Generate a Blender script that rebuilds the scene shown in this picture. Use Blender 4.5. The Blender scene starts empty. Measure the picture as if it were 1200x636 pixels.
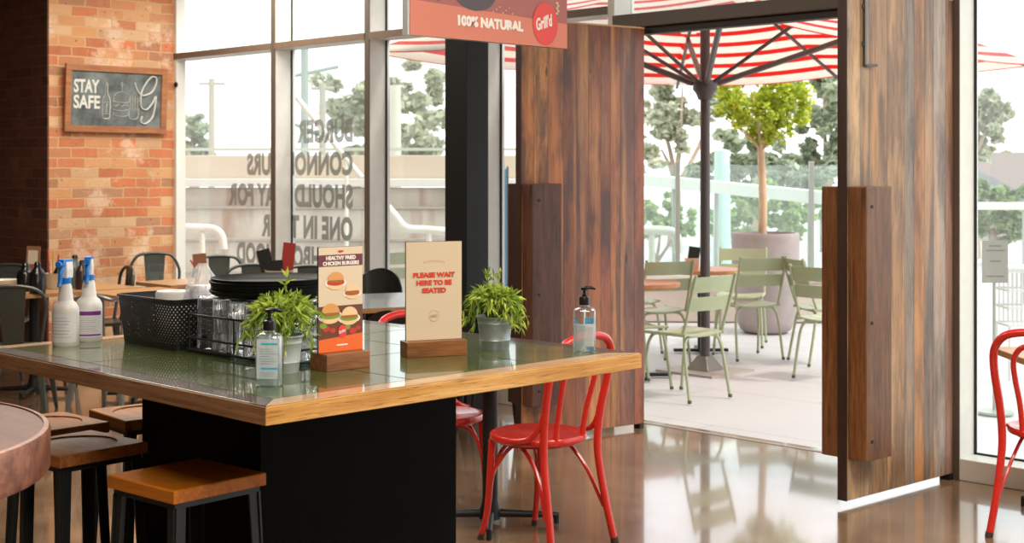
import bpy, math, random
from mathutils import Vector, Matrix, noise as mnoise
PI = math.pi
R = math.radians
random.seed(7)
scene = bpy.context.scene
col = scene.collection

# ---------------------------------------------------------------- camera
# world: x runs along the shop front, y goes out through it; the camera stands at the origin and looks 45 degrees left of +y
F, HZ, EYE = 1650.0, 200.0, 1.6
def W(X, Z, z=0.0):
    """right / forward distances from the viewer -> world point"""
    return Vector(((X - Z) * .70710678, (X + Z) * .70710678, z))
def P(px, py, z=0.0):
    """the point at height z seen at a pixel of the 1200x636 frame"""
    s = (py - HZ) / (EYE - z)
    return W((px - 600) / s, F / s, z)
def K(px, Z, z=0.0):
    return W((px - 600) / F * Z, Z, z)
cam_d = bpy.data.cameras.new('camera')
cam = bpy.data.objects.new('camera', cam_d); col.objects.link(cam)
cam.location = (0, 0, EYE); cam.rotation_euler = (R(90), 0, R(45))
cam_d.sensor_width = 36; cam_d.lens = 36 * F / 1200
cam_d.shift_y = -(318 - HZ) / 1200
cam_d.clip_start = .05; cam_d.clip_end = 400
cam_d.dof.use_dof = True; cam_d.dof.focus_distance = 4.6; cam_d.dof.aperture_fstop = 7.0
scene.camera = cam

# ---------------------------------------------------------------- exposure, sky, sun, added fill lights
scene.view_settings.view_transform = 'Standard'
scene.view_settings.look = 'None'
scene.view_settings.gamma = 1
scene.view_settings.exposure = EXPOSURE = 0.95
scene.view_settings.use_curve_mapping = False
scene.cycles.max_bounces = 16
scene.cycles.transmission_bounces = 16
scene.cycles.transparent_max_bounces = 24
scene.cycles.caustics_reflective = False
scene.cycles.caustics_refractive = False
scene.cycles.sample_clamp_indirect = 6
world = bpy.data.worlds.new('sky'); scene.world = world
world.use_nodes = True
nt = world.node_tree; nt.nodes.clear()
def wn(t, **k):
    n = nt.nodes.new(t)
    for a, b in k.items(): setattr(n, a, b)
    return n
tc = wn('ShaderNodeTexCoord'); sx = wn('ShaderNodeSeparateXYZ')
rp = wn('ShaderNodeValToRGB'); rp.color_ramp.elements[0].position = .0
rp.color_ramp.elements[0].color = (.93, .95, .97, 1); rp.color_ramp.elements[1].position = .7
rp.color_ramp.elements[1].color = (.72, .82, .95, 1)
ns = wn('ShaderNodeTexNoise'); ns.inputs['Scale'].default_value = 2.2; ns.inputs['Detail'].default_value = 5
mp = wn('ShaderNodeMapping'); mp.inputs['Scale'].default_value = (1, 1, 3)
cr = wn('ShaderNodeValToRGB'); cr.color_ramp.elements[0].position = .38; cr.color_ramp.elements[1].position = .6
mx = wn('ShaderNodeMix', data_type='RGBA'); mx.inputs[7].default_value = (1, 1, 1, 1)
bg = wn('ShaderNodeBackground'); bg.inputs[1].default_value = 1.2; out = wn('ShaderNodeOutputWorld')
L = nt.links.new
L(tc.outputs['Generated'], sx.inputs[0]); L(sx.outputs[2], rp.inputs[0]); L(tc.outputs['Generated'], mp.inputs[0])
L(mp.outputs[0], ns.inputs['Vector']); L(ns.outputs[0], cr.inputs[0]); L(cr.outputs[0], mx.inputs[0])
L(rp.outputs[0], mx.inputs[6]); L(mx.outputs[2], bg.inputs[0]); L(bg.outputs[0], out.inputs[0])
sd = bpy.data.lights.new('sun', 'SUN'); sd.energy = 1.3; sd.angle = R(9); sd.color = (1, .96, .9)
so = bpy.data.objects.new('sun', sd); col.objects.link(so)
so.rotation_euler = Vector((-.75, -.35, -1.0)).to_track_quat('-Z', 'Y').to_euler()
def fill_light(x, y, e, size=1.6, c=(1, .93, .80)):  # unseen area lights added to brighten the room and the brick's side face
    d = bpy.data.lights.new('ceiling_lamp', 'AREA'); d.energy = e; d.size = size; d.color = c
    o = bpy.data.objects.new('ceiling_lamp', d); col.objects.link(o); o.location = (x, y, 3.42)
for (x, y, e) in ((-.6, 1.0, 85), (-9.2, 6.1, 48), (-7.4, 3.4, 50), (-1.2, 4.6, 75), (-4.6, 3.0, 35)):
    fill_light(x, y, e)

# ---------------------------------------------------------------- tagging
def tag(o, label=None, cat=None, group=None, kind=None):
    if label: o['label'] = label
    if cat: o['category'] = cat
    if group: o['group'] = group
    if kind: o['kind'] = kind
    return o
def thing(name, label, cat, loc=(0, 0, 0), rz=0, group=None, kind=None):
    o = bpy.data.objects.new(name, None); col.objects.link(o)
    o.location = loc; o.rotation_euler = (0, 0, rz); o.empty_display_size = .1
    return tag(o, label, cat, group, kind)
def children(o): return list(o.children)
def copy_tree(o, parent=None):
    c = o.copy(); col.objects.link(c)
    if parent is not None: c.parent = parent
    for ch in children(o): copy_tree(ch, c)
    return c
def again(src, label, loc, rz=0, group=None):
    c = copy_tree(src); c.location = loc; c.rotation_euler = (0, 0, rz); c['label'] = label
    if group: c['group'] = group
    return c

# ---------------------------------------------------------------- mesh builder
class MB:
    def __init__(s): s.v = []; s.f = []
    def add(s, vs, fs, M=None):
        b = len(s.v)
        s.v += [tuple(M @ Vector(p)) if M else tuple(p) for p in vs]
        s.f += [tuple(b + i for i in f) for f in fs]; return s
    def box(s, x0, x1, y0, y1, z0, z1, M=None):
        vs = [(x, y, z) for z in (z0, z1) for y in (y0, y1) for x in (x0, x1)]
        return s.add(vs, [(0, 2, 3, 1), (4, 5, 7, 6), (0, 1, 5, 4), (2, 6, 7, 3), (0, 4, 6, 2), (1, 3, 7, 5)], M)
    def frustum(s, x, y, z0, z1, w0, d0, w1, d1, dx=0, dy=0):
        vs = [(x + sx * w0 / 2, y + sy * d0 / 2, z0) for sx, sy in ((-1, -1), (1, -1), (1, 1), (-1, 1))]
        vs += [(x + dx + sx * w1 / 2, y + dy + sy * d1 / 2, z1) for sx, sy in ((-1, -1), (1, -1), (1, 1), (-1, 1))]
        return s.add(vs, [(3, 2, 1, 0), (4, 5, 6, 7)] + [(i, (i + 1) % 4, 4 + (i + 1) % 4, 4 + i) for i in range(4)])
    def tube(s, pts, r, n=8, closed=False, flat=1.0, cap=True):
        pts = [Vector(p) for p in pts]; m = len(pts)
        rs = r if isinstance(r, (list, tuple)) else [r] * m
        T = []
        for i in range(m):
            a = pts[(i - 1) % m] if closed or i else pts[i]; b = pts[(i + 1) % m] if closed or i < m - 1 else pts[i]
            T.append((b - a).normalized())
        up = Vector((0, 0, 1)) if abs(T[0].z) < .9 else Vector((1, 0, 0))
        N = (up - T[0] * up.dot(T[0])).normalized(); vs = []
        for i in range(m):
            N = (N - T[i] * N.dot(T[i])).normalized(); B = T[i].cross(N)
            for k in range(n):
                a = 2 * PI * k / n
                vs.append(pts[i] + N * (math.cos(a) * rs[i] * flat) + B * (math.sin(a) * rs[i]))
        fs = []
        for i in range(m if closed else m - 1):
            j = (i + 1) % m
            for k in range(n):
                l = (k + 1) % n
                fs.append((i * n + k, i * n + l, j * n + l, j * n + k))
        if cap and not closed:
            fs.append(tuple(reversed(range(n)))); fs.append(tuple((m - 1) * n + k for k in range(n)))
        return s.add(vs, fs)
    def lathe(s, prof, n=32, c=(0, 0, 0), rib=0.0, ribn=0, sx=1, sy=1):
        vs = []; fs = []; m = len(prof)
        for (r, z) in prof:
            for k in range(n):
                a = 2 * PI * k / n; q = r * (1 + (rib * math.cos(a * ribn) if ribn else 0))
                vs.append((c[0] + q * math.cos(a) * sx, c[1] + q * math.sin(a) * sy, c[2] + z))
        for i in range(m - 1):
            for k in range(n):
                l = (k + 1) % n; fs.append((i * n + k, i * n + l, (i + 1) * n + l, (i + 1) * n + k))
        if prof[0][0] > 1e-6: fs.append(tuple(reversed(range(n))))
        if prof[-1][0] > 1e-6: fs.append(tuple((m - 1) * n + k for k in range(n)))
        return s.add(vs, fs)
    def prism(s, poly, d0, d1, axis='y', M=None):
        """poly of (u,v) extruded along an axis: y -> (u,d,v), z -> (u,v,d), x -> (d,u,v)"""
        n = len(poly)
        f = {'y': lambda u, v, d: (u, d, v), 'z': lambda u, v, d: (u, v, d), 'x': lambda u, v, d: (d, u, v)}[axis]
        vs = [f(u, v, d0) for u, v in poly] + [f(u, v, d1) for u, v in poly]
        return s.add(vs, [tuple(range(n)), tuple(reversed(range(n, 2 * n)))] + [(i, n + i, n + (i + 1) % n, (i + 1) % n) for i in range(n)], M)
    def build(s, name, mat, parent=None, smooth=False, bevel=0, loc=None, fix=False):
        me = bpy.data.meshes.new(name); me.from_pydata(s.v, [], s.f); me.update()
        if fix:
            import bmesh
            b = bmesh.new(); b.from_mesh(me); bmesh.ops.recalc_face_normals(b, faces=b.faces); b.to_mesh(me); b.free()
        if smooth:
            me.polygons.foreach_set('use_smooth', [True] * len(me.polygons))
            try: me.set_sharp_from_angle(angle=R(42))
            except Exception: pass
        o = bpy.data.objects.new(name, me); col.objects.link(o)
        if mat: me.materials.append(mat)
        if parent is not None: o.parent = parent
        if loc is not None: o.location = loc
        if bevel:
            m = o.modifiers.new('bevel', 'BEVEL'); m.width = bevel; m.segments = 2; m.limit_method = 'ANGLE'; m.angle_limit = R(50)
        return o
def bez(pts, n=8):
    """smooth curve through the points"""
    pts = [Vector(p) for p in pts]; o = []
    for i in range(len(pts) - 1):
        p0 = pts[max(i - 1, 0)]; p1 = pts[i]; p2 = pts[i + 1]; p3 = pts[min(i + 2, len(pts) - 1)]
        for k in range(n):
            t = k / n
            o.append(.5 * ((2 * p1) + (p2 - p0) * t + (2 * p0 - 5 * p1 + 4 * p2 - p3) * t * t + (3 * p1 - p0 - 3 * p2 + p3) * t ** 3))
    o.append(pts[-1]); return o
def text(name, s, mat, parent, height, width=None, loc=(0, 0, 0), rot=(R(90), 0, 0), bold=0.02, align='LEFT', depth=.0006, shear=0, space=1.0):
    cu = bpy.data.curves.new(name, 'FONT'); cu.body = s; cu.size = 1; cu.offset = bold; cu.extrude = .001; cu.shear = shear
    cu.space_character = space; cu.resolution_u = 4
    t = bpy.data.objects.new('t', cu); col.objects.link(t)
    dg = bpy.context.evaluated_depsgraph_get(); dg.update()
    me = bpy.data.meshes.new_from_object(t.evaluated_get(dg)); bpy.data.objects.remove(t)
    xs = [v.co.x for v in me.vertices]; ys = [v.co.y for v in me.vertices]
    x0, x1, y0, y1 = min(xs), max(xs), min(ys), max(ys)
    ky = height / (y1 - y0); kx = ky if width is None else width / (x1 - x0)
    w = (x1 - x0) * kx; off = {'LEFT': 0, 'CENTER': -w / 2, 'RIGHT': -w}[align]
    for v in me.vertices: v.co = ((v.co.x - x0) * kx + off, (v.co.y - y0) * ky, v.co.z * depth / .001)
    me.materials.clear(); me.materials.append(mat)
    o = bpy.data.objects.new(name, me); col.objects.link(o); o.location = loc; o.rotation_euler = rot
    if parent is not None: o.parent = parent
    return o

# ---------------------------------------------------------------- materials
class Mat:
    def __init__(s, name):
        s.m = bpy.data.materials.new(name); s.m.use_nodes = True; s.t = s.m.node_tree
        s.b = s.t.nodes['Principled BSDF']; s.o = s.t.nodes['Material Output']
    def n(s, t, **k):
        x = s.t.nodes.new(t)
        for a, b in k.items(): setattr(x, a, b)
        return x
    def l(s, a, b): s.t.links.new(a, b)
    def obj(s): return s.n('ShaderNodeTexCoord').outputs['Object']
    def math(s, op, a, b=None, c=None):
        x = s.n('ShaderNodeMath', operation=op)
        for i, q in enumerate((a, b, c)):
            if q is None: continue
            if isinstance(q, (int, float)): x.inputs[i].default_value = q
            else: s.l(q, x.inputs[i])
        return x.outputs[0]
    def noise(s, vec, scale, detail=3, stretch=None, rough=.5):
        if stretch:
            mp = s.n('ShaderNodeMapping'); mp.inputs['Scale'].default_value = stretch; s.l(vec, mp.inputs[0]); vec = mp.outputs[0]
        x = s.n('ShaderNodeTexNoise'); x.inputs['Scale'].default_value = scale; x.inputs['Detail'].default_value = detail
        x.inputs['Roughness'].default_value = rough
        s.l(vec, x.inputs['Vector']); return x.outputs[0]
    def ramp(s, fac, stops, const=False):
        x = s.n('ShaderNodeValToRGB'); e = x.color_ramp.elements
        if const: x.color_ramp.interpolation = 'CONSTANT'
        while len(e) < len(stops): e.new(.5)
        for i, (p, c) in enumerate(stops):
            e[i].position = p; e[i].color = (*c, 1) if len(c) == 3 else c
        s.l(fac, x.inputs[0]); return x.outputs[0]
    def mix(s, fac, a, b, mode='MIX'):
        x = s.n('ShaderNodeMix', data_type='RGBA', blend_type=mode)
        for i, q in ((0, fac), (6, a), (7, b)):
            if isinstance(q, (int, float)): x.inputs[i].default_value = q
            elif isinstance(q, tuple): x.inputs[i].default_value = (*q, 1)
            else: s.l(q, x.inputs[i])
        return x.outputs[2]
    def bump(s, h, st=.3, d=.01):
        x = s.n('ShaderNodeBump'); x.inputs['Strength'].default_value = st; x.inputs['Distance'].default_value = d
        s.l(h, x.inputs['Height']); s.l(x.outputs[0], s.b.inputs['Normal'])
def hexc(h):
    c = [int(h[i:i + 2], 16) / 255 for i in (0, 2, 4)]
    return tuple(x / 12.92 if x <= .04045 else ((x + .055) / 1.055) ** 2.4 for x in c)
def plain(name, c, rough=.5, metal=0, var=.0, scale=12, coat=0, spec=.5, bump=0):
    m = Mat(name)
    if isinstance(c, str): c = hexc(c)
    m.b.inputs['Base Color'].default_value = (*c, 1); m.b.inputs['Roughness'].default_value = rough
    m.b.inputs['Metallic'].default_value = metal; m.b.inputs['Coat Weight'].default_value = coat
    m.b.inputs['Specular IOR Level'].default_value = spec
    if var or bump:
        nz = m.noise(m.obj(), scale, 4)
        if var: m.l(m.ramp(nz, [(.3, tuple(x * (1 - var) for x in c)), (.7, tuple(min(1, x * (1 + var)) for x in c))]), m.b.inputs['Base Color'])
        if bump: m.bump(nz, bump, .004)
    return m.m
def wood(name, dark, light, grain='x', rough=.45, scale=1.0, coat=0, knots=.0):
    m = Mat(name); v = m.obj()
    st = {'x': (1.2, 14, 14), 'y': (14, 1.2, 14), 'z': (14, 14, 1.2)}[grain]
    n1 = m.noise(v, 2.2 * scale, 5, st, .6); n2 = m.noise(v, 9 * scale, 3, st, .7); n3 = m.noise(v, 3, 2)
    f = m.math('ADD', m.math('MULTIPLY', n1, .6), m.math('MULTIPLY', n2, .4))
    c = m.ramp(f, [(.32, hexc(dark)), (.62, hexc(light))])
    c = m.mix(m.math('MULTIPLY', n3, .35), c, hexc(dark))
    m.l(c, m.b.inputs['Base Color']); m.b.inputs['Roughness'].default_value = rough; m.b.inputs['Coat Weight'].default_value = coat
    m.bump(n2, .25, .002); return m.m
def planks(name, stops, rough=.42, dark=.5, edge='1a0c06', L_=.945):
    """reclaimed boards side by side along local x, grain along z"""
    m = Mat(name); v = m.obj(); sp = m.n('ShaderNodeSeparateXYZ'); m.l(v, sp.inputs[0])
    u = m.math('DIVIDE', sp.outputs[0], L_)
    idx = m.ramp(u, [(p, (i / len(stops),) * 3) for i, (p, _) in enumerate(stops)], True)
    wn_ = m.n('ShaderNodeTexWhiteNoise', noise_dimensions='1D'); m.l(m.math('MULTIPLY', idx, 91.0), wn_.inputs['W'])
    gap = None
    for p, _ in stops[1:]:
        g_ = m.math('GREATER_THAN', m.math('ABSOLUTE', m.math('SUBTRACT', u, p)), .0028)
        gap = g_ if gap is None else m.math('MULTIPLY', gap, g_)
    # every board gets its own stretch of grain
    off = m.math('MULTIPLY', wn_.outputs['Value'], 37.0)
    cb = m.n('ShaderNodeCombineXYZ'); m.l(sp.outputs[0], cb.inputs[0]); m.l(sp.outputs[1], cb.inputs[1]); m.l(m.math('ADD', sp.outputs[2], off), cb.inputs[2])
    g = cb.outputs[0]
    g1 = m.noise(g, 2.0, 5, (11, 11, .9), .6); g2 = m.noise(g, 12, 3, (9, 9, .5), .7); pt = m.noise(g, 1.5, 5, (4.0, 4.0, 1.1), .6)
    base = m.ramp(u, [(p, hexc(c)) for p, c in stops], True)
    c = m.mix(m.math('MULTIPLY', m.ramp(g1, [(.35, (1, 1, 1)), (.6, (0, 0, 0))]), .42), base, hexc('5e3018'))
    c = m.mix(m.math('MULTIPLY', m.ramp(pt, [(.46, (0, 0, 0)), (.58, (1, 1, 1))]), dark), c, hexc('44302a'))
    hi = m.noise(g, 1.8, 5, (6, 6, .40))
    c = m.mix(m.math('MULTIPLY', m.ramp(hi, [(.54, (0, 0, 0)), (.72, (1, 1, 1))]), .6), c, hexc('d79a5c'))
    vo = m.n('ShaderNodeTexVoronoi'); vo.inputs['Scale'].default_value = 1.0
    mp = m.n('ShaderNodeMapping'); mp.inputs['Scale'].default_value = (7, 7, 1.6); m.l(g, mp.inputs[0]); m.l(mp.outputs[0], vo.inputs['Vector'])
    c = m.mix(m.math('MULTIPLY', m.math('LESS_THAN', vo.outputs['Distance'], .055), .8), c, hexc('1c0f08'))
    c = m.mix(m.math('MULTIPLY', m.ramp(g2, [(.3, (1, 1, 1)), (.5, (0, 0, 0))]), .4), c, hexc('2c150a'))
    c = m.mix(gap, m.mix(.55, c, hexc(edge)), c)
    m.l(c, m.b.inputs['Base Color']); m.b.inputs['Roughness'].default_value = rough
    m.bump(m.math('ADD', m.math('MULTIPLY', g2, .5), gap), .35, .003); return m.m
def glassy(name, tint=(1, 1, 1), refl=1.0, rough=.02, base=.04, edge=.5):
    m = Mat(name); tr = m.n('ShaderNodeBsdfTransparent'); tr.inputs[0].default_value = (*tint, 1)
    gl = m.n('ShaderNodeBsdfGlossy'); gl.inputs['Roughness'].default_value = rough
    lw = m.n('ShaderNodeLayerWeight'); lw.inputs[0].default_value = edge
    f = m.math('ADD', m.math('MULTIPLY', lw.outputs['Facing' if edge < .5 else 'Fresnel'], refl), base)
    ms = m.n('ShaderNodeMixShader'); m.l(f, ms.inputs[0]); m.l(tr.outputs[0], ms.inputs[1]); m.l(gl.outputs[0], ms.inputs[2])
    m.l(ms.outputs[0], m.o.inputs[0]); return m.m
def pane_mat(name, haze=.0, tint=(.95, .985, .975)):
    m = Mat(name); tr = m.n('ShaderNodeBsdfTransparent'); tr.inputs[0].default_value = (*tint, 1)
    gl = m.n('ShaderNodeBsdfGlossy'); gl.inputs['Roughness'].default_value = .01
    lw = m.n('ShaderNodeLayerWeight'); lw.inputs[0].default_value = .5
    fr = m.math('ADD', m.math('MULTIPLY', m.math('POWER', lw.outputs['Facing'], 5.0), .9), .03)
    ms = m.n('ShaderNodeMixShader'); m.l(fr, ms.inputs[0]); m.l(tr.outputs[0], ms.inputs[1]); m.l(gl.outputs[0], ms.inputs[2])
    df = m.n('ShaderNodeBsdfTranslucent'); df.inputs[0].default_value = (.95, .95, .93, 1)
    m2 = m.n('ShaderNodeMixShader'); m2.inputs[0].default_value = haze; m.l(ms.outputs[0], m2.inputs[1]); m.l(df.outputs[0], m2.inputs[2])
    m.l(m2.outputs[0], m.o.inputs[0]); return m.m
def leafy(name, c1, c2, trans=.45, scale=6):
    m = Mat(name); g = m.n('ShaderNodeNewGeometry').outputs['Random Per Island']
    c = m.ramp(g, [(.1, hexc(c1)), (.9, hexc(c2))])
    m.l(c, m.b.inputs['Base Color']); m.b.inputs['Roughness'].default_value = .5
    tr = m.n('ShaderNodeBsdfTranslucent'); m.l(c, tr.inputs[0])
    ms = m.n('ShaderNodeMixShader'); ms.inputs[0].default_value = trans
    m.l(m.b.outputs[0], ms.inputs[1]); m.l(tr.outputs[0], ms.inputs[2]); m.l(ms.outputs[0], m.o.inputs[0]); return m.m
black = plain('black_steel', '141414', .45, var=.15)
# ================================================================ THE SETTING
def brick_mat(name, pal, mortar, dirt=.3):
    m = Mat(name); v = m.obj(); sp = m.n('ShaderNodeSeparateXYZ'); m.l(v, sp.inputs[0])
    cb = m.n('ShaderNodeCombineXYZ'); m.l(m.math('ADD', sp.outputs[0], sp.outputs[1]), cb.inputs[0]); m.l(sp.outputs[2], cb.inputs[1])
    # crooked courses
    nz = m.n('ShaderNodeTexNoise'); nz.inputs['Scale'].default_value = 9; m.l(v, nz.inputs['Vector'])
    wv = m.n('ShaderNodeVectorMath', operation='MULTIPLY_ADD'); wv.inputs[1].default_value = (.035, .018, 0); m.l(nz.outputs['Color'], wv.inputs[0]); m.l(cb.outputs[0], wv.inputs[2])
    br = m.n('ShaderNodeTexBrick'); br.inputs['Scale'].default_value = 1; br.inputs['Brick Width'].default_value = .245
    br.inputs['Row Height'].default_value = .086; br.inputs['Mortar Size'].default_value = .0065; br.inputs['Mortar Smooth'].default_value = .35
    br.inputs['Color1'].default_value = (0, 0, 0, 1); br.inputs['Color2'].default_value = (1, 1, 1, 1); br.inputs['Mortar'].default_value = (.5, .5, .5, 1)
    m.l(wv.outputs[0], br.inputs['Vector'])
    c = m.ramp(br.outputs['Color'], [(i / (len(pal) - 1), hexc(q)) for i, q in enumerate(pal)])
    c = m.mix(m.math('MULTIPLY', m.noise(v, 14, 5, None, .7), .45), c, hexc(mortar))
    c = m.mix(m.math('MULTIPLY', m.ramp(m.noise(v, 3.1, 5, None, .65), [(.54, (0, 0, 0)), (.62, (1, 1, 1))]), dirt), c, hexc('e9cdb4'))
    c = m.mix(m.math('MULTIPLY', m.ramp(m.noise(v, 22, 3), [(.66, (0, 0, 0)), (.72, (1, 1, 1))]), .7), c, hexc('5d3423'))
    c = m.mix(br.outputs['Fac'], c, hexc(mortar))
    m.l(c, m.b.inputs['Base Color']); m.b.inputs['Roughness'].default_value = .9
    m.bump(m.math('SUBTRACT', m.noise(v, 40, 3), br.outputs['Fac']), .5, .008); return m.m
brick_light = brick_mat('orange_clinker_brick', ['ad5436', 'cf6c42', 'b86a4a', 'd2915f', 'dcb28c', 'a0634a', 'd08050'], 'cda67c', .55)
brick_dark = brick_mat('brown_brick', ['5c2f1e', '6b3a26', '4e281b', '74422c'], '6f4b38', .05)  # darkened copy of the brick, shade put into its colours

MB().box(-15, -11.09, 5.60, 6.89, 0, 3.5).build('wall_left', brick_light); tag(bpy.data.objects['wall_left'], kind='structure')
MB().box(-15, -11.088, 5.585, 5.6, 0, 3.5).build('wall_front', brick_dark); tag(bpy.data.objects['wall_front'], kind='structure')  # thin dark facing that paints the pier's backlit front
plaster = plain('warm_white_plaster', 'cbbcab', .8, var=.05)
MB().box(-15.1, -15, -5, 7, 0, 3.5).build('wall_far_left', brick_dark)
MB().box(-15, 4, -5.1, -5, 0, 3.5).build('wall_back', plaster)
MB().box(4, 4.1, -5, 7, 0, 3.5).build('wall_right', plaster)
MB().box(-15.1, 4.1, -5.1, 7.02, 3.5, 3.6).build('ceiling', plain('ceiling_paint', 'b3aca4', .9))
for q in ('wall_far_left', 'wall_back', 'wall_right', 'ceiling'): tag(bpy.data.objects[q], kind='structure')

m = Mat('polished_concrete'); v = m.obj()
n1 = m.noise(v, .9, 6, None, .62); n2 = m.noise(v, 5, 5, None, .7); n3 = m.noise(v, 40, 3)
c = m.ramp(m.math('ADD', m.math('MULTIPLY', n1, .65), m.math('MULTIPLY', n2, .35)), [(.34, hexc('5a432f')), (.5, hexc('806248')), (.66, hexc('9d8268'))])
c = m.mix(m.math('MULTIPLY', m.ramp(n3, [(.6, (0, 0, 0)), (.7, (1, 1, 1))]), .25), c, hexc('4f3a2c'))
m.l(c, m.b.inputs['Base Color']); m.b.inputs['Coat Weight'].default_value = .8; m.b.inputs['Coat Roughness'].default_value = .06
rr = m.n('ShaderNodeMapRange'); rr.inputs[3].default_value = .12; rr.inputs[4].default_value = .3; m.l(n2, rr.inputs[0]); m.l(rr.outputs[0], m.b.inputs['Roughness'])
m.b.inputs['Specular IOR Level'].default_value = .9
m.bump(n1, .05, .01)
MB().box(-15, 4, -5, 7.0, -.1, 0).build('floor', m.m); tag(bpy.data.objects['floor'], kind='structure')

m = Mat('outdoor_paving'); v = m.obj()
br = m.n('ShaderNodeTexBrick'); br.inputs['Scale'].default_value = 1; br.inputs['Brick Width'].default_value = 1.8; br.inputs['Row Height'].default_value = 1.2
br.inputs['Mortar Size'].default_value = .006; br.inputs['Color1'].default_value = (*hexc('c5c4c2'), 1); br.inputs['Color2'].default_value = (*hexc('c0bfbd'), 1)
br.inputs['Mortar'].default_value = (*hexc('a39a94'), 1); m.l(v, br.inputs['Vector'])
c = m.mix(m.math('MULTIPLY', m.noise(v, 1.6, 6, None, .7), .35), br.outputs['Color'], hexc('aaa7a3'))
m.l(c, m.b.inputs['Base Color']); m.b.inputs['Roughness'].default_value = .55
MB().box(-40, 30, 7.0, 70, -.12, -.01).build('ground_outdoor', m.m); tag(bpy.data.objects['ground_outdoor'], kind='structure')
MB().box(-5.88, -3.5575, 6.90, 6.93, -.02, .003).build('trim_1', plain('threshold_stone', '9c9188', .5)); tag(bpy.data.objects['trim_1'], kind='structure')

# ---- shop front frames
alu = plain('champagne_aluminium', 'e0ddd6', .45, .0, var=.03)
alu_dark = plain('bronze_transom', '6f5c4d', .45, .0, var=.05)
front_shade_m = plain('bronze_cap', '5a4e44', .5)  # backlit shade painted as darker front faces over the pale frame
clear = pane_mat('window_glass', .05)
YF, YG, YB = 6.80, 6.965, 7.0
def mullion(b, x, w=.055, z0=0.0, z1=3.5): b.box(x - w / 2, x + w / 2, YF, YB, z0, z1)
def window(n, x0, x1, wl, wr, split=2.60, sill=.12):
    o = thing('window_%d' % n, None, None, (0, 0, 0)); o['kind'] = 'structure'
    if wl:
        b = MB(); mullion(b, x0, wl); b.build('mullion', alu, o, bevel=.003)
        MB().box(x0 - wl / 2 - .001, x0 + wl / 2, YF - .008, YF - .0005, 0, 3.5).build('front_cap', front_shade_m, o)
    a, c_ = x0 + (wl / 2 if wl else .03), x1 - (wr / 2 if wr else .03)
    b = MB().box(a, c_, YF - .01 if wl else 6.90, YB, 0, sill); b.build('sill', alu, o, bevel=.004)
    if split:
        MB().box(a, c_, YF - .004, YB, split, split + .05).build('transom', alu, o, bevel=.003)
        MB().box(a, c_, YF - .012, YF - .0045, split - .001, split + .051).build('transom_cap', alu_dark, o)  # brown front carries the shade, the transom behind it stays pale
        MB().box(a, c_, YG, YG + .008, sill, split).build('lower_pane', clear, o)
        MB().box(a, c_, YG, YG + .008, split + .05, 3.5).build('upper_pane', clear, o)
    else: MB().box(a, c_, YG, YG + .008, sill, 3.5).build('pane', clear, o)
    # black glazing seal round the pane
    s_ = MB()
    for xx in (a, c_ - .012): s_.box(xx, xx + .012, YG - .012, YG - .001, sill, 3.5)
    s_.box(a, c_, YG - .012, YG - .001, sill, sill + .01)
    s_.build('seal', plain('black_seal', '101010', .6), o)
    return o
window(1, -11.30, -9.572, 0, .055)
window(2, -9.572, -8.355, .055, .055)
window(3, -8.355, -7.10, .055, .055)
window(4, -7.10, -5.905, .055, .055)
o = window(5, -3.545, 4.0, .055, 0, split=None, sill=.11)
MB().box(-5.935, -5.88, YF, YB, 0, 3.5).build('jamb', alu, bpy.data.objects['window_4'], bevel=.003)
MB().box(-11.095, -11.05, YF - .005, 6.89, 0, 3.5).build('trim_2', plain('white_jamb', 'e2ddd5', .5)); tag(bpy.data.objects['trim_2'], kind='structure')
d = thing('window_6', None, None); d['kind'] = 'structure'
MB().box(-5.88, -3.5575, YF - .02, YB, 2.50, 2.585).build('door_header', plain('dark_header', '54473d', .45), d, bevel=.004)
MB().box(-5.88, -3.5575, YF + .02, YF + .1, 2.455, 2.50).build('door_track', plain('dark_recess', '2a211b', .6), d)  # solid dark strip, its colour gives the shaded recess under the header
MB().box(-5.88, -3.5575, YG, YG + .008, 2.585, 3.5).build('upper_pane', clear, d)
# black steel column inside the glass
o = MB().box(-6.92, -6.71, 6.29, 6.49, 0, 3.5).build('column', plain('black_column_paint', '0d0d0e', .55, spec=.35), bevel=.004); tag(o, kind='structure')

# ================================================================ DOORS
door_pal_l = ['9a5428', 'a3602f', '7b4426', 'b06a34', '6c4030', '8a4d2c', '5e3c31', '93502a']
door_pal_r = ['b98a58', 'a67345', '8d7a68', 'b5764a', '7d6a5b', 'a9683a', '8b7464', '9c5f3a']
wl_ = planks('left_door_boards', [(0, 'c07a42'), (.10, 'd18d50'), (.21, 'bb7440'), (.33, '95593a'), (.43, '86543e'), (.53, 'a5633c'), (.63, '98583d'), (.71, 'b06c42'), (.79, '7c5446'), (.91, '95553a')], .36, .75)
wr_ = planks('right_door_boards', [(0, 'cba67c'), (.12, 'ab8a66'), (.20, 'a5805c'), (.36, 'bb9166'), (.52, '8d7c6d'), (.61, 'bd8350'), (.71, '85766a'), (.80, 'ab9788'), (.92, '9e7766')], .38, .55)
handle_w = wood('dark_handle_timber', '2c1a12', '6a4534', 'z', .42)
handle_w2 = wood('warm_handle_timber', '402412', '86562f', 'z', .38)
edge_w = wood('dark_door_edge', '20100a', '3c2013', 'z', .5)
tip_w = wood('pale_end_grain', 'c09060', 'e0b888', 'x', .6)
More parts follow.
